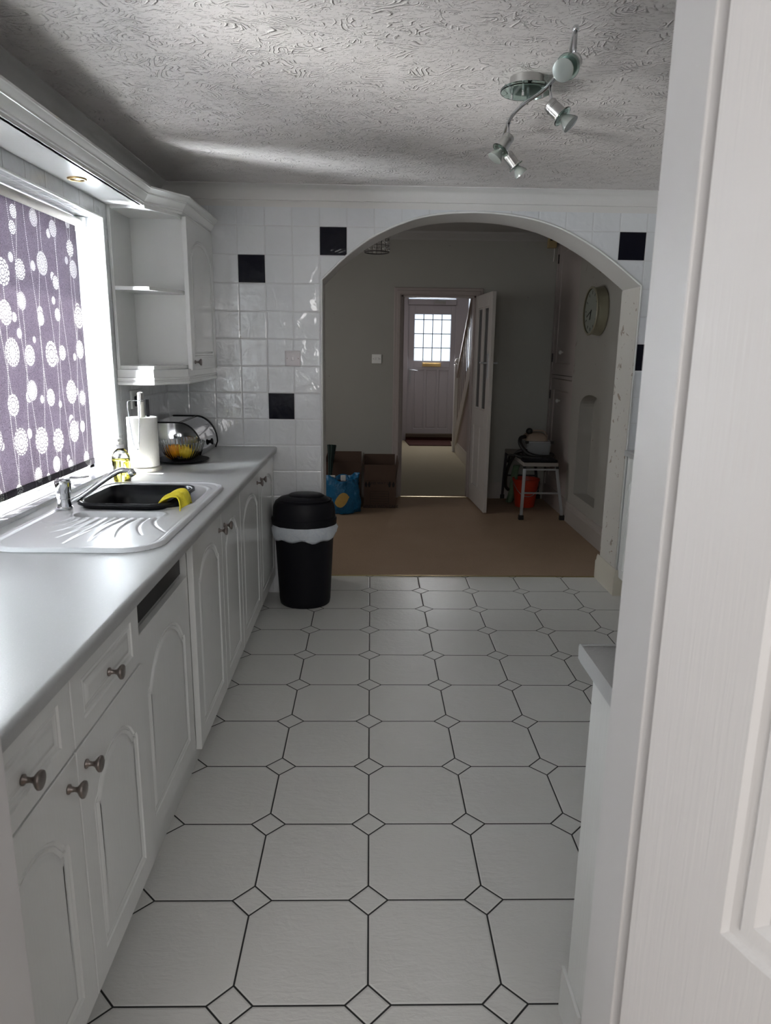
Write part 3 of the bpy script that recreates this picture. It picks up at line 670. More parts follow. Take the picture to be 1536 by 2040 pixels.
left_front(c3, 'door', 2.980, 3.500, .112, .846, 'door', (3.445, .785)); left_front(c3, 'door', 3.500, 4.043, .112, .846, 'door', (3.560, .783))
b = BM(); box(b, -.622, -.606, .722, 4.046, .0, .109); tag(obj('plinth', b, MT['cab'], bevel=.001), 'long white plinth board under the left-hand cabinets', 'plinth')
# worktop in one run, cut out for the sink
b = BM(); zt, zb = .885, .850; SXa, SXb, SYa, SYb = -1.035, -.635, 1.93, 2.81
for q in ((XL+.001, -.575, YS+.001, SYa), (XL+.001, -.575, SYb, 4.048), (XL+.001, SXa, SYa, SYb), (SXb, -.575, SYa, SYb)): box(b, q[0], q[1], q[2], q[3], zb, zt)
n = 7; nose = [(-.575, zb), (-.541, zb)] + [(-.545+.0115*math.sin(PI/2*i/n), zt-.0115+.0115*math.cos(PI/2*i/n)) for i in range(n, -1, -1)] + [(-.575, zt)]
nose[1] = (-.537, zb+.002)
prism(b, [(x, YS+.001, z) for x, z in nose], (0, 4.048-YS-.001, 0)); bmesh.ops.remove_doubles(b, verts=b.verts, dist=1e-5)
tag(obj('worktop', b, MT['worktop'], auto=.5), 'long pale grey speckled worktop along the left wall', 'worktop')

# sink: one moulded top with bowl, half bowl and fanned drainer grooves
def make_sink():
    X0, X1, Y0, Y1 = -1.075, -.583, 1.868, 2.876; nx, ny = 150, 306
    gx, gy = np.meshgrid(np.linspace(X0, X1, nx), np.linspace(Y0, Y1, ny), indexing='xy')
    def rr(x, y, cx, cy, hx, hy, r):
        qx, qy = np.abs(x-cx)-hx+r, np.abs(y-cy)-hy+r
        return np.hypot(np.maximum(qx, 0), np.maximum(qy, 0)) + np.minimum(np.maximum(qx, qy), 0) - r
    cx, cy, hx, hy = (X0+X1)/2, (Y0+Y1)/2, (X1-X0)/2, (Y1-Y0)/2
    R = .11; sd = rr(gx, gy, cx, cy, hx, hy, R)
    # pull outside vertices onto the rounded outline
    kx, ky = np.clip(gx, X0+R, X1-R), np.clip(gy, Y0+R, Y1-R); dx, dy = gx-kx, gy-ky; dl = np.hypot(dx, dy)+1e-9
    out = (dl > R) & (dx != 0) & (dy != 0); gx = np.where(out, kx+dx/dl*R, gx); gy = np.where(out, ky+dy/dl*R, gy); sd = np.minimum(rr(gx, gy, cx, cy, hx, hy, R), 0)
    sm = lambda t: np.clip(t, 0, 1)**2*(3-2*np.clip(t, 0, 1))
    z = .886 + .012*np.sqrt(sm(-sd/.007))
    z -= .0035*sm((-sd-.020)/.006)                        # tray edge
    rd = np.abs(-sd-.024); z -= .002*np.exp(-(rd/.003)**2)
    tapl = sm((gx+1.035)/.012)                            # raised tap ledge at the back
    # main bowl, half bowl
    mb = rr(gx, gy, -.812, 2.592, .182, .208, .10); hb = rr(gx, gy, -.825, 2.283, .145, .040, .038)
    z -= .165*sm(-mb/.022) + .003*sm((.012-np.abs(mb-.006))/.012)*0
    z += .003*np.exp(-((mb-.008)/.006)**2)
    z -= .085*sm(-hb/.016); z += .0025*np.exp(-((hb-.006)/.005)**2)
    # fanned grooves
    G = np.zeros_like(z)
    for i in range(10):
        t = i/9; sx = -.955+.265*t; 
        if i < 5: P = [(sx, 2.242), (sx-.005, 2.15-.015*i), (-1.03+.042*i, 2.175-.060*i)]
        else: P = [(sx, 2.242), (sx-.055+.012*(i-5), 2.09+.02*(i-5)), (-.86+.062*(i-5), 1.935+.032*(i-5))]
        prev = None
        for k in range(17):
            u = k/16; x = (1-u)**2*P[0][0]+2*u*(1-u)*P[1][0]+u*u*P[2][0]; y = (1-u)**2*P[0][1]+2*u*(1-u)*P[1][1]+u*u*P[2][1]
            if prev is not None:
                ax, ay = prev; ex, ey = x-ax, y-ay; h = np.clip(((gx-ax)*ex+(gy-ay)*ey)/(ex*ex+ey*ey), 0, 1)
                d = np.hypot(gx-ax-h*ex, gy-ay-h*ey); w = .0065*(1-.55*u); G = np.maximum(G, (1-.7*u)*sm(1-d/(w+.003)))
            prev = (x, y)
    z -= .0052*G*sm((-mb*-1)/.01)*sm(hb/.004)
    b = BM(); vs = [[b.verts.new((gx[j, i], gy[j, i], z[j, i])) for i in range(nx)] for j in range(ny)]
    for j in range(ny-1):
        for i in range(nx-1):
            try: b.faces.new((vs[j][i], vs[j][i+1], vs[j+1][i+1], vs[j+1][i]))
            except ValueError: pass
    bmesh.ops.remove_doubles(b, verts=b.verts, dist=2e-4)
    return b
sk = Part('sink', 'pale grey moulded sink with fanned drainer grooves under the window', 'sink', (-.83, 2.37, .885))
b = make_sink(); sb = sk.add('sink_top', b, MT['sink'], smooth=True)
b = BM(); lathe(b, [(.035, 0), (.035, .003), (.028, .004), (.02, .002), (.0005, .002)], (-.81, 2.6, .7345), n=24); sk.add('drain', b, MT['chrome'], smooth=True)

tp = Part('mixer_tap', 'chrome mixer tap with long angled spout on the sink', 'tap', (-1.035, 2.36, .898))
b = BM(); c = (-1.035, 2.36, 0); lathe(b, [(.026, .897), (.026, .902), (.0225, .905), (.0215, .93), (.0215, .931), (.0230, .933), (.0235, .952), (.0235, .953), (.0245, .955), (.0255, .975), (.0265, .990), (.026, .994), (.02, .997), (.0005, .998)], c, n=32)
tp.add('tap_body', b, MT['chrome'], auto=.6)
b = BM(); pr = spline([(-1.022, 2.372, .915), (-.985, 2.385, .935), (-.93, 2.395, .975), (-.875, 2.40, 1.012), (-.845, 2.40, 1.024), (-.815, 2.395, 1.022)], 6); tube(b, pr, [.0105]*8+[.0095]*(len(pr)-8), 14); cyl(b, (-.818, 2.395, 1.024), (-.806, 2.392, 1.008), .0125, 16); tp.add('spout', b, MT['chrome'], smooth=True)
b = BM(); prism(b, [(-1.055, 2.35, .995), (-1.015, 2.346, .997), (-.955, 2.375, 1.002), (-.953, 2.383, 1.002), (-1.02, 2.378, .997), (-1.055, 2.372, .995)], (0, 0, .006)); tp.add('lever', b, MT['chrome'], bevel=.002)

def rrect(hx, hy, r, n=6):
    out = []
    for cx, cy, a0 in ((hx-r, hy-r, 0), (-hx+r, hy-r, 90), (-hx+r, -hy+r, 180), (hx-r, -hy+r, 270)):
        for i in range(n+1): a = math.radians(a0+90*i/n); out.append((cx+r*math.cos(a), cy+r*math.sin(a)))
    return out
# washing-up bowl
bc = V(-.835, 2.523, 0); rot = math.radians(-3)
def bring(hx, hy, r, z, wav=0):
    o = []
    for x, y in rrect(hx, hy, r, 8):
        dz = -wav*math.exp(-(x/.06)**2) if abs(y) > hy*.6 else 0
        o.append((bc.x + x*math.cos(rot)-y*math.sin(rot), bc.y + x*math.sin(rot)+y*math.cos(rot), z+dz))
    return o
b = BM(); rings(b, [bring(.12, .13, .05, .768), bring(.135, .146, .055, .775), bring(.148, .163, .06, .86), bring(.156, .172, .065, .915, .01), bring(.166, .183, .07, .919, .012), bring(.168, .185, .072, .908, .012), bring(.162, .179, .07, .905, .012), bring(.157, .174, .065, .912, .012), bring(.151, .168, .062, .918, .010), bring(.142, .158, .058, .86), bring(.128, .140, .052, .779), bring(.10, .11, .045, .775)])
tag(obj('washing_up_bowl', b, MT['black'], smooth=True), 'black plastic washing-up bowl standing in the sink', 'washing-up bowl')
# cloth over the bowl's right rim
b = BM(); nu, nv = 16, 14; vs = []
prof = [(-.735, 2.60, .893), (-.715, 2.60, .918), (-.690, 2.60, .930), (-.672, 2.60, .932), (-.660, 2.60, .928), (-.650, 2.60, .910), (-.645, 2.60, .885)]
pr = spline(prof, 4)
for j, p in enumerate(pr):
    t = j/(len(pr)-1); row = []
    for i in range(nu+1):
        s_ = i/nu; yy = 2.368 + (s_)*(.13+.05*t) - .03*t + .02*math.sin(t*3)
        row.append(b.verts.new((p.x+.006*math.sin(s_*9+t*3)-.03*s_*(1-t)*0, yy, p.z+.004*math.sin(s_*14+2*t)+.002*math.sin(s_*31))))
    vs.append(row)
for j in range(len(vs)-1):
    for i in range(nu): b.faces.new((vs[j][i], vs[j][i+1], vs[j+1][i+1], vs[j+1][i]))
o = obj('dishcloth', b, MT['yellow'], smooth=True); md = o.modifiers.new('thick', 'SOLIDIFY'); md.thickness = .004; md.offset = 1
tag(o, 'yellow dishcloth hanging over the rim of the black washing-up bowl', 'cloth')

# ------------------------------------------------------------------ things on the worktop
sp = Part('soap_bottle', 'clear pump bottle of yellow washing-up liquid beside the kitchen roll', 'soap bottle', (-1.03, 2.90, .885)); c = (-1.03, 2.915, .8853)
b = BM(); lathe(b, [(.030, 0), (.0345, .003), (.0355, .03), (.0375, .09), (.0365, .108), (.028, .127), (.015, .139), (.012, .143)], c, n=32, sx=1, sy=.72, cap=True); sp.add('bottle', b, MT['glass'], smooth=True)
b = BM(); lathe(b, [(.028, .002), (.032, .005), (.0330, .03), (.0350, .085), (.0348, .100)], c, n=32, sx=1, sy=.70); sp.add('liquid', b, MT['liquid'], smooth=True)
b = BM(); lathe(b, [(.0155, .142), (.0155, .156), (.012, .158), (.0060, .160), (.0060, .170), (.010, .171), (.010, .180), (.004, .183), (.0005, .183)], c, n=24); box(b, c[0]-.004, c[0]+.004, c[1]-.032, c[1], c[2]+.171, c[2]+.178); sp.add('pump', b, MT['plast'], auto=.6)
kr = Part('kitchen_roll_holder', 'white kitchen roll stand with chrome cap and long wire clip', 'kitchen roll holder', (-1.027, 3.2, .885)); c = (-1.030, 3.215, .8853)
b = BM(); lathe(b, [(.076, 0), (.077, .004), (.074, .014), (.068, .018), (.02, .019)], c, n=40); kr.add('base', b, MT['cream'], auto=.6)
b = BM(); lathe(b, [(.0145, .018), (.0145, .31), (.0135, .315)], c, n=24); kr.add('pole', b, MT['cream'], smooth=True)
b = BM(); lathe(b, [(.0150, .312), (.0150, .345), (.0135, .350), (.008, .353), (.0005, .354)], c, n=24); kr.add('cap', b, MT['satin'], label='steel cap', auto=.6)
b = BM(); q = lambda dx, dy, z: (c[0]+dx, c[1]+dy, z)
tube(b, spline([q(-.018, -.004, 1.199), q(-.034, -.02, 1.199), q(-.036, -.07, 1.185), q(-.018, -.082, 1.03), q(-.008, -.0745, .992), q(.002, -.0745, .992), q(.008, -.082, 1.03), q(.013, -.055, 1.185), q(.012, -.015, 1.197)], 6), .0022, 8); lathe(b, [(.0175, .312), (.0175, .317)], c, n=20)
lathe(b, [(.005, 0), (.005, .004), (.0005, .006)], q(-.003, -.0745, .989), (0, -1, 0), n=12); kr.add('wire_clip', b, MT['chrome'], smooth=True)
b = BM(); box(b, c[0]+.022, c[0]+.034, c[1]+.0, c[1]+.010, 1.128, 1.205); kr.add('tear_bar', b, MT['black'], label='black tear bar')
b = BM(); lathe(b, [(.0665, .021), (.0665, .241), (.022, .241), (.022, .021)], c, n=48, cap=False)
o = obj('kitchen_roll', b, MT['paper'], auto=.6); tag(o, 'roll of white kitchen paper on the stand in the corner', 'kitchen roll')
# socket behind the roll
so = Part('wall_socket', 'white wall socket with black plug on the left wall behind the kitchen roll', 'socket', (XL+.003, 3.46, 1.16))
b = BM(); box(b, XL+.001, XL+.012, 3.40, 3.55, 1.145, 1.232); so.add('plate', b, MT['plast'], bevel=.003)
b = BM(); box(b, XL+.012, XL+.045, 3.425, 3.475, 1.155, 1.205); so.add('plug', b, MT['black'], bevel=.006)
# bread bin
bb = Part('bread_bin', 'chrome roll-top bread bin with black edging in the worktop corner', 'bread bin', (-1.0, 3.8, .885))
ya, yb_ = 3.605, 3.985; z0 = .887
pf = [(-1.115, z0), (-1.115, z0+.165), (-1.10, z0+.174), (-.975, z0+.174)] + [(-.975+.115*math.sin(a), z0+.034+.14*math.cos(a)) for a in [PI/2*i/10 for i in range(1, 11)]] + [(-.872, z0)]
b = BM(); prism(b, [(x, ya, z) for x, z in pf], (0, yb_-ya, 0)); bmesh.ops.recalc_face_normals(b, faces=b.faces); bb.add('body', b, simple('mirror_steel', (.40, .40, .42), .08, 1., var=.02), auto=.4)
for i, y in enumerate((ya-.001, yb_)):
    b = BM(); tube(b, [(x, y, z+.001) for x, z in pf[:]], .0042, 8); bb.add('edge_trim', b, MT['black'], label='black edging', smooth=True)
b = BM(); lathe(b, [(.010, 0), (.010, .006), (.017, .010), (.017, .016), (.012, .019), (.0005, .02)], (-.862, 3.80, z0+.055), (1, 0, .1), n=20); bb.add('knob', b, MT['black'], label='black knob', smooth=True)
b = BM(); prism(b, [(-.972, ya+.004, z0+.176), (-.972, yb_-.004, z0+.176), (-.968, yb_-.004, z0+.176), (-.968, ya+.004, z0+.176)], (0, 0, .002)); bb.add('lid_seam', b, MT['black'])
# plate, ribbed bowl, fruit
pc = (-.925, 3.47, 0)
b = BM(); lathe(b, [(.085, .8855), (.09, .888), (.125, .895), (.130, .899), (.128, .900), (.09, .892), (.0005, .891)], pc, n=48); tag(obj('plate', b, MT['blackm'], smooth=True), 'black round plate under the glass fruit bowl', 'plate')
b = BM(); N = 192; rs = []
bo = [(.035, .8925), (.050, .895), (.075, .912), (.095, .940), (.106, .968), (.110, .986)]; bi = [(.1065, .986), (.1025, .968), (.091, .941), (.071, .915), (.046, .899), (.02, .898)]
for r, z in bo: rs.append([(pc[0]+(r*(1+.016*math.sin(k*PI/2.4)))*math.cos(2*PI*k/N), pc[1]+(r*(1+.016*math.sin(k*PI/2.4)))*math.sin(2*PI*k/N), z) for k in range(N)])
for r, z in bi: rs.append([(pc[0]+r*math.cos(2*PI*k/N), pc[1]+r*math.sin(2*PI*k/N), z) for k in range(N)])
rings(b, rs); tag(obj('fruit_bowl', b, MT['glass'], auto=.7), 'ribbed clear glass fruit bowl on the black plate', 'bowl')
def fruit(name, c, r, mat, lab, cat, ln=1.0):
    b = BM(); bmesh.ops.create_uvsphere(b, u_segments=28, v_segments=16, radius=r)
    for v in b.verts:
        v.co.x *= ln
        if ln > 1.05 and abs(v.co.x) > r*ln*.86: v.co.x *= 1.06
    o = obj(name, b, MT[mat], smooth=True); o.location = c; o.rotation_euler = (0, .1, random.uniform(0, 3)); tag(o, lab, cat); return o
fruit('orange', (-.963, 3.445, .938), .036, 'orange', 'orange lying at the left in the glass fruit bowl', 'orange')
fruit('lemon', (-.897, 3.44, .935), .030, 'lemon', 'yellow lemon at the front right of the glass fruit bowl', 'lemon', 1.2)
fruit('lemon', (-.93, 3.52, .935), .030, 'lemon', 'yellow lemon at the back of the glass fruit bowl', 'lemon', 1.2)

# ------------------------------------------------------------------ wall units, pelmet, cornice
uc = Part('wall_cabinet', 'white wall cabinet with arched door in the back left corner', 'wall cabinet', (-1.0, 3.8, 1.33))
b = BM(); box(b, XL+.002, -.883, 3.515, 3.533, 1.335, 2.03); box(b, XL+.002, -.883, 4.028, 4.046, 1.335, 2.03); box(b, XL+.002, -.883, 3.533, 4.028, 1.335, 1.353); box(b, XL+.002, -.883, 3.533, 4.028, 2.012, 2.03); box(b, XL+.002, XL+.01, 3.533, 4.028, 1.353, 2.012); uc.add('carcass', b, MT['cab_in'])
left_front(uc, 'door', 3.490, 4.044, 1.325, 2.025, 'door', (3.545, 1.365), x=-.858, t=.019)
ou = Part('corner_shelf_unit', 'white open corner shelf unit with one angled shelf beside the window', 'shelf unit', (-1.05, 3.4, 1.33))
hexp = [(XL+.012, 3.262), (-.975, 3.262), (-.885, 3.44), (-.885, 3.514), (XL+.012, 3.514)]
b = BM(); box(b, XL+.002, XL+.016, 3.258, 3.514, 1.335, 2.03); ou.add('side_panel', b, MT['cab_in'])
for nm, z, t in (('bottom_board', 1.335, .016), ('shelf', 1.678, .016), ('top_board', 2.014, .016)):
    b = BM(); prism(b, [(x, y, z) for x, y in hexp], (0, 0, t)); ou.add(nm, b, MT['cab'], bevel=.0015)
# pelmet board over the window with its downlight
b = BM(); box(b, XL+.002, -.985, .75, 3.258, 2.026, 2.042); tag(obj('pelmet_board', b, MT['cab'], bevel=.001), 'white soffit board above the window holding a downlight', 'pelmet')
dl = Part('downlight', 'small brass-ringed downlight in the board above the window', 'downlight', (-1.072, 2.78, 2.026))
c = (-1.068, 2.78, 2.0262)
b = BM(); lathe(b, [(.034, 0), (.033, -.004), (.027, -.006), (.024, -.003), (.024, 0)], c, n=32, cap=False); dl.add('ring', b, MT['brass'], smooth=True)
b = BM(); lathe(b, [(.0235, -.001), (.02, -.003), (.0005, -.006)], c, n=24); dl.add('lens', b, MT['lens'], smooth=True)
CP = [(-.985, .75, 0), (-.985, 3.265, 0), (-.872, 3.462, 0), (-.872, 4.046, 0)]
corn = [(0, .000), (.004, .000), (.006, .010), (.010, .012), (.010, .018), (.016, .024), (.022, .034), (.027, .044), (.030, .045), (.030, .051), (.038, .058), (.043, .066), (.046, .068), (.046, .075), (-.012, .075), (-.012, .0)]
b = BM(); sweep(b, [(x, y, 2.026) for x, y, z in CP], corn, 1); tag(obj('cornice_moulding', b, MT['cab'], auto=.35), 'long white stepped cornice moulding above the window and wall cabinet', 'cornice')
b = BM(); RPp = [(XL+.002, 3.256, 1.266), (-.978, 3.256, 1.266), (-.868, 3.435, 1.266), (-.868, 4.046, 1.266)]
rail = [(-.014, 0), (.006, 0), (.008, .004), (.008, .012), (.004, .014), (.004, .020), (.008, .023), (.008, .031), (.003, .034), (.001, .060), (.001, .068), (-.014, .068)]
sweep(b, RPp, rail, 1); tag(obj('light_rail', b, MT['cab'], auto=.35), 'white moulded rail under the wall cabinet and corner shelf', 'rail')

# ------------------------------------------------------------------ roller blind
rb = Part('roller_blind', 'mauve-grey roller blind with white dandelion flower print', 'blind', (-1.235, 2.4, 1.93))
BY0, BY1 = 1.98, 3.128
b = BM(); cyl(b, (-1.2285, BY0-.01, 1.936), (-1.2285, 3.165, 1.936), .018, 24); rb.add('roller_tube', b, simple('pale_blind_back', (.50, .46, .42), .8), smooth=True)
b = BM(); box(b, -1.2262, -1.2250, BY0, BY1, .925, 1.936); rb.add('fabric', b, MT['fabric'])
b = BM(); box(b, -1.2298, -1.2218, BY0, BY1, .928, .952); rb.add('bottom_bar', b, MT['fabric'])
b = BM(); box(b, -1.249, -1.205, 3.168, 3.196, 1.905, 1.962); rb.add('bracket', b, MT['plast'], bevel=.003)
b = BM(); ch = [(-1.222, 3.180, 1.935), (-1.219, 3.183, 1.5), (-1.218, 3.186, 1.02), (-1.232, 3.186, 1.0), (-1.245, 3.186, 1.02), (-1.245, 3.183, 1.5), (-1.25, 3.180, 1.935)]; tube(b, ch, .0014, 6); rb.add('bead_chain', b, MT['plast'], smooth=True)

# ------------------------------------------------------------------ switch, bin
def switch(name, x0, x1, z0, z1, y, lab, mat='plast', n=1):
    P = Part(name, lab, 'light switch', ((x0+x1)/2, y, (z0+z1)/2))
    b = BM(); box(b, x0, x1, y-.009, y-.0005, z0, z1); P.add('plate', b, MT[mat], bevel=.003)
    cx, cz = (x0+x1)/2, (z0+z1)/2
    for i in range(n):
        ox = 0 if n == 1 else (-.014 if i == 0 else .014)
        b = BM(); box(b, cx+ox-.008, cx+ox+.008, y-.014, y-.008, cz-.011, cz+.011); P.add('rocker', b, MT[mat], bevel=.0015)
    for sx in (-1, 1):
        b = BM(); cyl(b, (cx+sx*.031, y-.0105, cz), (cx+sx*.031, y-.008, cz), .0035, 10); P.add('screw', b, MT['nickel'])
MT['switchp'] = simple('pinkish_white_plastic', (.60, .56, .575), .35)
switch('light_switch', -.478, -.392, 1.339, 1.423, YB, 'white square light switch on the tiled wall left of the arch', 'switchp')
switch('light_switch', .012, .104, 1.303, 1.390, DY1, 'double light switch on the dining room wall left of the doorway', 'plast', 2)
kb = Part('pedal_bin', 'tall black plastic bin with domed lid beside the arch', 'bin', (-.38, 3.89, 0)); c = (-.368, 3.885, 0)
b = BM(); lathe(b, [(.135, .0), (.142, .006), (.146, .03), (.168, .46), (.172, .475)], c, n=48, sy=.86); kb.add('body', b, MT['blackm'], auto=.7)
b = BM(); lathe(b, [(.172, .472), (.182, .475), (.184, .505), (.180, .513), (.176, .516), (.176, .540), (.172, .575), (.160, .603), (.135, .622), (.09, .634), (.04, .639), (.0005, .640)], c, n=48, sy=.84); kb.add('lid', b, MT['blackm'], auto=.45)
b = BM()
tube(b, [(c[0]+.006+.150*math.cos(2*PI*k/48), c[1]+.150*.84*math.sin(2*PI*k/48), .6115-.004*math.sin(2*PI*k/48)) for k in range(48)], .0035, 6, closed=True); lathe(b, [(.105, .632), (.09, .641), (.05, .646), (.0005, .648)], (c[0]+.01, c[1]+.005, 0), n=40, sy=.8); kb.add('flap', b, MT['blackm'], smooth=True)
b = BM(); rs = []; N = 60
for j, (r, z) in enumerate(((.176, .474), (.186, .455), (.180, .425), (.172, .41), (.168, .413))):
    row = []
    for k in range(N):
        a = 2*PI*k/N; w = .004*math.sin(7*a+j)+.003*math.sin(13*a+1.7*j); dz = (-.022*math.exp(-((a-4.6)/.9)**2) if j >= 2 else 0) + (.010*math.sin(3*a+.5) if j >= 2 else 0)
        if j in (2, 3, 4): dz -= .006*math.sin(9*a)
        row.append((c[0]+(r+w)*math.cos(a), c[1]+(r+w)*.86*math.sin(a), z+dz))
    rs.append(row)
rings(b, rs, False, False); kb.add('bin_liner', b, MT['liner'], label='crumpled white bin liner', smooth=True)

# ------------------------------------------------------------------ peninsula, right-hand unit
pn = Part('base_cabinet', 'white end panel unit below the worktop at the right, next to the open door', 'kitchen cabinet', (.7, 1.0, 0))
b = BM(); box(b, .441, .459, YS+.002, 1.262, 0.0, .848); pn.add('end_panel', b, MT['cab'], bevel=.001)
b = BM(); box(b, .459, 1.04, YS+.002, 1.24, .11, .848); pn.add('carcass', b, MT['cab_in'])
b = BM(); box(b, .434, .4405, 1.16, 1.285, 0.0, .115); box(b, .44, 1.04, 1.19, 1.206, 0, .11); pn.add('plinth', b, MT['cab'])
b = relief_slab(.55, .73, .019, [arch_panel(.55, .73)]); place(b, (.465, 1.262, .115), (1, 0, 0), (0, 1, 0)); pn.add('door', b, MT['cab'], auto=.45)
b = BM(); n = 7; box(b, .4135, 1.05, YS+.002, 1.262, .850, .885)
nose = [(1.262, .850), (1.278, .852)] + [(1.2695+.0115*math.sin(PI/2*i/n), .885-.0115+.0115*math.cos(PI/2*i/n)) for i in range(n, -1, -1)] + [(1.262, .885)]
prism(b, [(.4135, y, z) for y, z in nose], (1.05-.4135, 0, 0)); bmesh.ops.remove_doubles(b, verts=b.verts, dist=1e-5)
tag(obj('worktop', b, MT['worktop'], auto=.5), 'short speckled worktop end at the right beside the open door', 'worktop')
ru = Part('base_cabinet', 'white base cabinet behind the open door at the right of the arch', 'kitchen cabinet', (1.8, 3.55, 0))
b = BM(); box(b, 1.525, XR-.002, 3.05, 4.047, .11, .848); ru.add('carcass', b, MT['cab_in'])
for y0 in (3.05, 3.55):
    b = relief_slab(.494, .73, .019, [arch_panel(.494, .73)]); place(b, (1.505, y0+.002, .115), (0, 1, 0), (-1, 0, 0)); ru.add('door', b, MT['cab'], auto=.45)
b = BM(); box(b, 1.555, 1.57, 3.05, 4.047, 0, .11); ru.add('plinth', b, MT['skirt_k'])
b = BM(); box(b, 1.495, XR-.002, 3.05, 4.048, .850, .885); prism(b, [(1.495, 3.05, .850), (1.484, 3.05, .853), (1.483, 3.05, .878), (1.488, 3.05, .884), (1.495, 3.05, .885)], (0, .998, 0)); tag(obj('worktop', b, MT['worktop'], auto=.5), 'speckled worktop against the wall right of the arch', 'worktop')

# ------------------------------------------------------------------ ceiling spotlight bar
cl = Part('spotlight_bar', 'curved chrome ceiling light with four spotlights on a glass disc', 'ceiling light', (.49, 2.45, CZ)); c = (.482, 2.45, 0)
b = BM(); lathe(b, [(.052, CZ-.001), (.052, CZ-.028), (.050, CZ-.030), (.0005, CZ-.030)][::-1], c, n=40); cl.add('ceiling_cup', b, MT['satin'], auto=.6)
b = BM(); lathe(b, [(.0005, 2.232), (.078, 2.232), (.080, 2.234), (.080, 2.240), (.078, 2.242), (.0005, 2.242)], c, n=56); cl.add('glass_disc', b, MT['greenglass'], label='green-edged clear glass disc', auto=.6)
for dx, dy in ((-.045, -.01), (-.018, -.045), (.012, .03), (.045, -.03)): b = BM(); cyl(b, (c[0]+dx, c[1]+dy, 2.208), (c[0]+dx, c[1]+dy, 2.245), .004, 10); cl.add('spacer', b, MT['chrome'])
arm = spline([(.489, 1.916, 2.2), (.508, 2.01, 2.2), (.521, 2.10, 2.2), (.515, 2.30, 2.2), (.479, 2.442, 2.2), (.464, 2.56, 2.2), (.468, 2.68, 2.2), (.483, 2.822, 2.2), (.516, 2.917, 2.2)], 8)
b = BM(); tube(b, arm, .0065, 12); cl.add('arm', b, MT['chrome'], smooth=True)
def head(top, pivot, d, k):
    """stem from the arm, steel body, glass ring and reflector lamp pointing along d"""
    d = Vector(d).normalized(); top, pivot = Vector(top), Vector(pivot)
    b = BM(); cyl(b, top, pivot, .0055, 12); bmesh.ops.create_uvsphere(b, u_segments=10, v_segments=8, radius=.0085, matrix=Matrix.Translation(top)); bmesh.ops.create_uvsphere(b, u_segments=10, v_segments=8, radius=.0085, matrix=Matrix.Translation(pivot))
    root = cl.add('spot_head', b, MT['chrome'], smooth=True)
    b = BM(); lathe(b, [(.006, -.012), (.017, -.010), (.0195, -.006), (.0195, .004), (.0180, .0045), (.0195, .005), (.0195, .008), (.0180, .0085), (.0195, .009), (.0195, .036), (.023, .037), (.023, .041), (.012, .042)], pivot, d, n=28); cl.add('spot_body', b, MT['satin'], root, auto=.5)
    b = BM(); lathe(b, [(.014, .0425), (.0285, .0425), (.0295, .0445), (.0285, .0465), (.014, .0465)], pivot, d, n=32, cap=False); cl.add('glass_ring', b, MT['greenglass'], root, auto=.6)
    b = BM(); lathe(b, [(.008, .043), (.011, .050), (.019, .062), (.0245, .073), (.0255, .079), (.0235, .0795), (.0005, .0785)], pivot, d, n=32); cl.add('lamp', b, MT['lampmat'], root, auto=.5)
k_ = NT('reflector_lamp'); k_.base((.34, .36, .34), .2, .4); k_.p.inputs['Coat Weight'].default_value = .6; MT['lampmat'] = k_.m
head((.489, 1.912, 2.2), (.487, 1.905, 2.125), (-.42, -.62, -.42), 0)
head((.520, 2.285, 2.2), (.508, 2.20, 2.118), (.60, -.30, -.62), 1)
head((.466, 2.64, 2.2), (.452, 2.56, 2.128), (-.42, -.10, -.62), 2)
head((.505, 2.88, 2.2), (.492, 2.765, 2.125), (.55, .05, -.62), 3)

# ------------------------------------------------------------------ dining room things
def chimney_clock():
    P = Part('wall_clock', 'round putty-coloured wall clock with deep rim on the chimney breast', 'clock', (BX, 5.44, 1.74)); c = (BX-.001, 5.425, 1.735)
    b = BM(); lathe(b, [(.172, 0), (.178, .008), (.178, .020), (.170, .045), (.168, .070), (.176, .078), (.178, .086), (.172, .090), (.160, .088)], c, (-1, 0, 0), n=56, cap=False); P.add('case', b, MT['clockcase'], auto=.6)
    b = BM(); lathe(b, [(.161, .076), (.0005, .076)], c, (-1, 0, 0), n=48, cap=False)
    P.add('dial', b, MT['dial'])
    for i in range(12):
        b = BM(); a = PI*2*i/12; o = Vector((0, math.sin(a), math.cos(a))); p = Vector(c)+V(-.077, 0, 0)+o*.132; obox(b, p, (1, 0, 0), o, o.cross(V(1, 0, 0)), .0008, .012, .003)
        P.add('hour_mark', b, MT['dark'])
    for nm, ln, w, o in (('minute_hand', .115, .0035, V(0, .93, -.37)), ('hour_hand', .075, .005, V(0, .30, -.95))):
        o.normalize(); b = BM(); p = Vector(c)+V(-.080, 0, 0)+o*(ln/2-.01); obox(b, p, (1, 0, 0), o, o.cross(V(1, 0, 0)), .0008, ln/2, w); P.add(nm, b, MT['black'])
    b = BM(); lathe(b, [(.162, .087), (.12, .0885), (.0005, .090)], c, (-1, 0, 0), n=40, cap=False); P.add('clock_glass', b, MT['pane'], smooth=True)
MT['clockcase'] = simple('putty_clock_case', (.30, .28, .20), .35); MT['dial'] = simple('grey_clock_dial', (.34, .35, .31), .6)
chimney_clock()
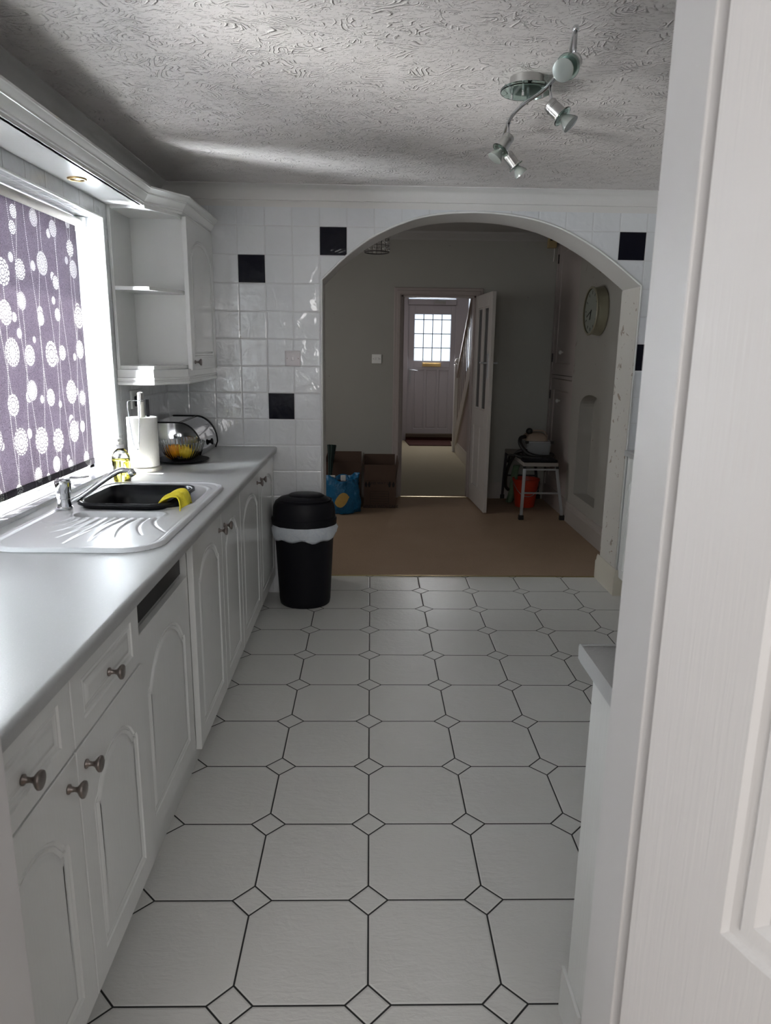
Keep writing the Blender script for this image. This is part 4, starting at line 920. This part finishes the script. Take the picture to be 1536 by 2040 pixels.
# alcove cupboard beyond the chimney breast
ac = Part('alcove_cupboard', 'tall pinkish-white built-in cupboard in the alcove right of the dining doorway', 'cupboard', (BX, 6.46, 0))
b = BM(); X = BX+.004
for q in ((6.055, 6.10, 0, DC-.002), (6.81, DY1-.002, 0, DC-.002), (6.10, 6.81, 0, .17), (6.10, 6.81, 1.195, 1.225), (6.10, 6.81, 2.42, DC-.002)): box(b, X, X+.04, *q)
ac.add('frame', b, MT['pinkwood'], bevel=.003)
CPf = [(0, 0), (.003, -.006), (.009, -.009), (.016, -.009)]
for nm, z0, z1 in (('lower_door', .175, 1.19), ('upper_door', 1.23, 2.415)):
    b = relief_slab(.70, z1-z0, .02, [rect(.10, .10, .60, z1-z0-.10)], CPf); place(b, (X+.006, 6.105, z0), (0, 1, 0), (-1, 0, 0)); d = ac.add(nm, b, MT['pinkwood'], auto=.45)
    zk = 1.00 if z0 < 1 else 1.43
    b = BM(); lathe(b, [(.008, 0), (.008, .012), (.018, .022), (.018, .032), (.010, .038), (.0005, .039)], (X+.005, 6.46, zk), (-1, 0, 0), n=18); ac.add('knob', b, MT['plast'], d, smooth=True)
    for zz in (z0+.15, z1-.15):
        b = BM(); box(b, X-.006, X+.002, 6.797, 6.812, zz-.04, zz+.04); ac.add('hinge', b, MT['dark'], d)
# old chime box high on the wall
mb_ = Part('chime_box', 'small yellowed box with black switch high on the dining room wall', 'electrical box', (1.66, DY1, 2.4))
b = BM(); box(b, 1.622, 1.700, DY1-.06, DY1-.002, 2.365, 2.455); mb_.add('cover', b, simple('yellowed_plastic', (.42, .32, .16), .5), bevel=.004)
b = BM(); box(b, 1.635, 1.662, DY1-.068, DY1-.06, 2.425, 2.452); mb_.add('switch', b, MT['black'])
b = BM(); tube(b, spline([(1.69, DY1-.01, 2.365), (1.692, DY1-.008, 2.30), (1.688, DY1-.008, 2.25)], 4), .003, 6); mb_.add('cable', b, MT['plast'])
# pendant light
pe = Part('pendant_light', 'small wire and crystal pendant shade half hidden by the arch', 'pendant light', (.04, 5.6, DC))
b = BM(); r = .092
for z in (2.145, 2.19, 2.235, 2.28): tube(b, [(.04+r*math.cos(a), 5.6+r*math.sin(a), z) for a in [2*PI*k/32 for k in range(32)]], .004 if z < 2.15 else .002, 6, closed=True)
for k in range(16):
    a = 2*PI*k/16; cyl(b, (.04+r*math.cos(a), 5.6+r*math.sin(a), 2.145), (.04+r*math.cos(a), 5.6+r*math.sin(a), 2.28), .0015, 5)
for k in range(3): a = 2*PI*k/3; cyl(b, (.04, 5.6, 2.28), (.04+r*math.cos(a), 5.6+r*math.sin(a), 2.28), .002, 5)
pe.add('shade_frame', b, MT['dark'])
b = BM()
for z in (2.165, 2.21, 2.255):
    for k in range(16):
        a = 2*PI*(k+.5)/16; bmesh.ops.create_icosphere(b, subdivisions=1, radius=.012, matrix=Matrix.Translation((.04+r*math.cos(a), 5.6+r*math.sin(a), z)))
pe.add('crystals', b, MT['glass'])['kind'] = 'stuff'
b = BM(); cyl(b, (.04, 5.6, 2.25), (.04, 5.6, DC-.02), .004, 8); lathe(b, [(.045, DC-.001), (.042, DC-.02), (.01, DC-.03)][::-1], (.04, 5.6, 0), n=24); pe.add('cord', b, MT['plast'])

# cardboard boxes
def carton(x0, x1, y0, y1, h, lab, seed, main):
    P = Part('cardboard_box', lab, 'cardboard box', ((x0+x1)/2, (y0+y1)/2, .003), 'open removal boxes by the dining room wall'); t = .005; z = .0035; rnd = random.Random(seed)
    b = BM(); box(b, x0, x1, y0, y0+t, z, z+h*.545); box(b, x0, x1, y1-t, y1, z, z+h*.545); box(b, x0, x0+t, y0+t, y1-t, z, z+h*.545); box(b, x1-t, x1, y0+t, y1-t, z, z+h*.545); box(b, x0+t, x1-t, y0+t, y1-t, z, z+t); P.add('body', b, MT['card'])
    zt = z+h*.545; f = h*.40
    flaps = [[(x0+.004, y0, zt), (x1-.004, y0, zt), (x1-.006, y0-.012, zt+f*.78), (x0+.006, y0-.012, zt+f*.78)], [(x0, y1-t, zt), (x1, y1-t, zt), (x1, y1+.012, zt+f), (x0, y1+.012, zt+f)],
             [(x0, y0+t, zt), (x0, y1-t, zt), (x0-.004, y1-t, zt+f*.95), (x0-.004, y0+.01, zt+f*.9)], [(x1-t, y0+t, zt), (x1-t, y1-t, zt), (x1+.018, y1-t, zt+f*.95), (x1+.018, y0+.01, zt+f*.9)]]
    for q in flaps:
        a, c_, d = [Vector(v) for v in (q[0], q[1], q[2])]; nn = (c_-a).cross(d-a).normalized()*.004
        b = BM(); prism(b, q, nn); P.add('flap', b, MT['card'])
    yf = y0-.0012; w = x1-x0
    def up(cx, cz, s=1):
        b = BM(); prism(b, [(cx-.007*s, yf, cz-.028*s), (cx+.007*s, yf, cz-.028*s), (cx+.007*s, yf, cz), (cx+.013*s, yf, cz), (cx, yf, cz+.026*s), (cx-.013*s, yf, cz), (cx-.007*s, yf, cz)], (0, .001, 0)); P.add('printed_arrow', b, MT['ink'])
    for fx in (.07, .17, .80, .92): up(x0+w*fx, z+h*.475)
    if main:
        b = BM(); xa, xb_, za, zc = x0+w*.2, x0+w*.78, z+h*.09, z+h*.33
        for k in range(6): zz = za+(zc-za)*k/5; box(b, xa, xb_, yf, yf+.001, zz-.001, zz+.001)
        box(b, xa, xa+.002, yf, yf+.001, za, zc); box(b, xb_-.002, xb_, yf, yf+.001, za, zc)
        P.add('printed_form', b, MT['ink'])
    def text(s, cx, cz, size, name):
        cu = bpy.data.curves.new(name, 'FONT'); cu.body = s; cu.size = size; cu.align_x = 'CENTER'; cu.align_y = 'CENTER'; cu.extrude = .0004
        tmp = bpy.data.objects.new('tmp', cu); S.collection.objects.link(tmp); bpy.context.view_layer.update(); me = bpy.data.meshes.new_from_object(tmp.evaluated_get(bpy.context.evaluated_depsgraph_get())); bpy.data.objects.remove(tmp); me.name = name; me.materials.clear(); me.materials.append(MT['ink']); o = bpy.data.objects.new(name, me); link(o, P.t); o.location = Vector((cx, y0-.0012, cz))-P.loc; o.rotation_euler = (PI/2, 0, 0)
    if main: text('THIS WAY UP', (x0+x1)/2-.0*w, z+h*.492, .034, 'printed_text'); text('HANDLE WITH CARE', (x0+x1)/2, z+.016, .036, 'printed_text')
    return P
carton(-.053, .243, 6.365, 6.74, .475, 'brown cardboard box reading THIS WAY UP, nearest the doorway', 1, True)
carton(-.405, -.080, 6.42, 6.80, .49, 'brown cardboard box left of its twin, behind the blue bag', 2, False)
# blue shopping bag
bg_ = Part('shopping_bag', 'crumpled blue plastic shopping bag on the carpet just beyond the arch', 'bag', (-.25, 6.13, .003))
b = BM(); rs = []; N = 56; bcx, bcy = -.262, 6.20
for j, (rx, ry, z) in enumerate(((.135, .09, .004), (.165, .115, .012), (.178, .125, .10), (.172, .12, .20), (.165, .115, .27), (.158, .11, .325), (.150, .104, .325), (.150, .105, .25), (.15, .10, .19))):
    row = []
    for k in range(N):
        a = 2*PI*k/N; w = .012*math.sin(5*a+j*1.3)+.009*math.sin(9*a+j*2.3)+.006*math.sin(17*a+j*1.9); zz = z + (.022*math.sin(2*a+.6)+.014*math.sin(5*a) if j in (5, 6) else 0)
        row.append((bcx+(rx+w)*math.cos(a), bcy+(ry+w)*math.sin(a), zz))
    rs.append(row)
rings(b, rs, True, True); bg_.add('bag_body', b, MT['bagblue'], smooth=True)
b = BM(); n = 18; vs = []
for i in range(n+1):
    a = -PI*.44+.75*(i/n)-.42; hw = .085*math.sin(PI*min(1, (i/n)*1.1+.0))**.7 if 0 < i < n else .0
    zc = .115+.055*(i/n); rr_ = .197
    p = lambda z: (bcx+rr_*.955*math.cos(a), bcy+(.142)*math.sin(a), z)
    vs.append((b.verts.new(p(zc-hw*.75)), b.verts.new(p(zc+hw*.75))))
for i in range(n): b.faces.new((vs[i][0], vs[i+1][0], vs[i+1][1], vs[i][1]))
o = bg_.add('printed_leaf', b, MT['baggold'], label='gold leaf print', smooth=True)
def small(name, lab, cat, mat, f, **k):
    b = BM(); f(b); return tag(obj(name, b, MT[mat], **k), lab, cat)
small('packet', 'white packet poking out at the left of the blue bag', 'packet', 'plast', lambda b: obox(b, (-.34, 6.17, .30), (1, 0, 0), (0, .9, .3), (0, -.3, .9), .035, .012, .045), bevel=.003)
small('packet', 'white packet poking out in the middle of the blue bag', 'packet', 'plast', lambda b: obox(b, (-.235, 6.19, .295), (.95, .2, 0), (-.2, .95, 0), (0, 0, 1), .022, .012, .045), bevel=.003)
small('cloth_bundle', 'dark navy cloth bundle inside the blue bag', 'cloth', 'navy', lambda b: lathe(b, [(.02, .185), (.11, .20), (.125, .25), (.09, .285), (.03, .295), (.0005, .296)], (-.262, 6.205, 0), n=24, sy=.72), smooth=True) if MT.setdefault('navy', simple('navy_cloth', (.012, .012, .03), .9, bump=.006, bscale=30)) else None
# dark striped umbrella leaning against the left box
b = BM(); N = 24; ub = V(-.375, 6.26, .004); ut = V(-.345, 6.375, .585); u_, v_, d_ = frame_of(ut-ub); rs = []
for t, r in ((0, .006), (.05, .01), (.3, .022), (.6, .026), (.72, .034), (.86, .046), (1.0, .060)):
    rs.append([ub+(ut-ub)*t+u_*(r*(1+.22*math.sin(8*2*PI*k/N))*math.cos(2*PI*k/N))+v_*(r*.6*(1+.22*math.sin(8*2*PI*k/N))*math.sin(2*PI*k/N)) for k in range(N)])
rings(b, rs); kk = NT('dark_green_striped_fabric'); wv_ = kk.M('SINE', kk.M('MULTIPLY', kk.sep(kk.pos())[0], 420.)); kk.base(kk.mix(kk.M('GREATER_THAN', wv_, .4), (.006, .006, .007), (.03, .085, .075)), .8)
tag(obj('folded_umbrella', b, kk.m, smooth=True), 'dark striped folded umbrella upright beside the left cardboard box', 'umbrella')

# hop-up platform, bucket and vacuum things in the far right corner
hp = Part('work_platform', 'small aluminium folding work platform holding the vacuum in the far right corner', 'step platform', (1.5, 6.4, .003))
b = BM(); box(b, 1.325, 1.625, 5.97, 6.85, .470, .502); hp.add('platform', b, MT['platformtop'] if 'platformtop' in MT else MT.setdefault('platformtop', simple('worn_platform_top', (.30, .27, .25), .6)), bevel=.003)
for x_t, x_b in ((1.338, 1.322), (1.612, 1.680)):
    for yt_, yb2, mt in ((5.985, 5.955, 'silver'), (6.835, 6.862, 'dark')):
        b = BM(); a0, a1 = V(x_t, yt_, .470), V(x_b, yb2, .03); dd = (a1-a0).normalized(); obox(b, (a0+a1)/2, dd, V(0, 1, 0).cross(dd).normalized(), (0, 1, 0), (a1-a0).length/2, .013, .009)
        lg = hp.add('leg', b, MT[mt], bevel=.002)
        b = BM(); box(b, x_b-.021, x_b+.021, yb2-.018, yb2+.018, .0035, .045); hp.add('rubber_foot', b, MT['hose'], lg, label='black rubber foot', bevel=.003)
for yy_, mt in ((5.968, 'silver'), (6.848, 'dark')):
    b = BM(); box(b, 1.338, 1.628, yy_-.006, yy_+.006, .438, .452); hp.add('cross_bar', b, MT[mt]); b = BM(); box(b, 1.331, 1.648, yy_-.008, yy_+.004, .232, .246); hp.add('cross_bar', b, MT[mt])
for xa in (1.322, 1.603): b = BM(); box(b, xa, xa+.024, 5.962, 5.985, .452, .472); hp.add('hinge_cap', b, MT['hose'])
bk = Part('bucket', 'red-orange plastic bucket under the work platform', 'bucket', (1.47, 6.52, .003)); c = (1.470, 6.50, 0)
b = BM(); lathe(b, [(.085, .005), (.090, .008), (.122, .255), (.130, .258), (.130, .272), (.122, .272), (.119, .262), (.086, .012), (.0005, .012)], c, n=40); bk.add('body', b, MT['redplastic'], auto=.6)
b = BM(); tube(b, spline([(1.345, 6.50, .250), (1.372, 6.40, .18), (1.43, 6.375, .13), (1.50, 6.375, .128), (1.57, 6.40, .19), (1.597, 6.5, .25)], 6), .003, 8); bk.add('handle', b, MT['silver'], smooth=True)
b = BM(); rs = []
for j in range(7):
    z = .02+.06*j; rs.append([(1.345+.03*j*.3+(.030+.008*math.sin(3*a+j))*math.cos(a), 6.60+(.022)*math.sin(a), z) for a in [2*PI*k/16 for k in range(16)]])
rings(b, rs); tag(obj('cleaning_cloth', b, MT['green'], smooth=True), 'faded green cloth hanging beside the red-orange bucket', 'cloth')
vc = Part('vacuum_cleaner', 'grey compact cleaner with tan top standing on the work platform', 'vacuum cleaner', (1.5, 6.35, .503)); 
b = BM(); rings(b, [[(1.51+x, 6.36+y, z) for x, y in rrect(hx, hy, .02, 4)] for hx, hy, z in ((.098, .12, .5045), (.103, .125, .52), (.112, .135, .640))]); vc.add('tub', b, MT['greybox'], auto=.6)
b = BM(); box(b, 1.392, 1.628, 6.215, 6.505, .640, .654); vc.add('rim', b, MT['silver'], bevel=.004)
for xa in (1.384, 1.607): b = BM(); box(b, xa, xa+.029, 6.208, 6.236, .636, .660); vc.add('latch', b, MT['hose'], bevel=.004)
b = BM(); rings(b, [[(1.50+x, 6.37+y, z) for x, y in rrect(hx, hy, .03, 4)] for hx, hy, z in ((.100, .11, .654), (.092, .10, .690), (.065, .08, .715), (.03, .05, .722))]); vc.add('motor_cover', b, MT['wicker'], auto=.7)
b = BM(); tube(b, spline([(1.44, 6.33, .712), (1.46, 6.33, .738), (1.53, 6.33, .742), (1.575, 6.33, .732), (1.59, 6.33, .70)], 5), .007, 8); box(b, 1.56, 1.60, 6.31, 6.35, .680, .705); vc.add('carry_handle', b, MT['wicker'], smooth=False)
b = BM(); bmesh.ops.create_uvsphere(b, u_segments=18, v_segments=12, radius=.030, matrix=Matrix.Translation((1.435, 6.32, .735))); vc.add('knob', b, MT['hose'], label='round black knob', smooth=True)
b = BM(); hp_ = spline([(1.395, 6.30, .688), (1.345, 6.25, .680), (1.335, 6.20, .630), (1.39, 6.15, .56), (1.48, 6.13, .535), (1.58, 6.15, .530), (1.64, 6.25, .530), (1.62, 6.42, .530), (1.50, 6.52, .530), (1.38, 6.45, .530), (1.33, 6.30, .530), (1.36, 6.16, .525), (1.50, 6.09, .522), (1.60, 6.10, .522)], 8)
tube(b, hp_, .017, 12); tag(obj('vacuum_hose', b, MT['hose'], smooth=True), 'coiled black hose around the grey cleaner on the platform', 'hose')
b = BM(); tube(b, spline([(1.40, 6.20, .575), (1.32, 6.22, .56), (1.275, 6.30, .46), (1.255, 6.36, .34), (1.265, 6.42, .22), (1.30, 6.46, .17)], 7), .015, 12); tube(b, [(1.33, 6.06, .53), (1.285, 6.12, .545), (1.245, 6.2, .53), (1.24, 6.24, .47)], .012, 8); tag(obj('vacuum_wand', b, MT['hose'], smooth=True), 'black curved hose end hanging down left of the platform', 'hose')
small('tool_bag', 'low black tool bag lying under the coiled hose on the platform', 'bag', 'blackm', lambda b: obox(b, (1.47, 6.03, .5155), (1, 0, 0), (0, 1, 0), (0, 0, 1), .15, .05, .012), bevel=.008)
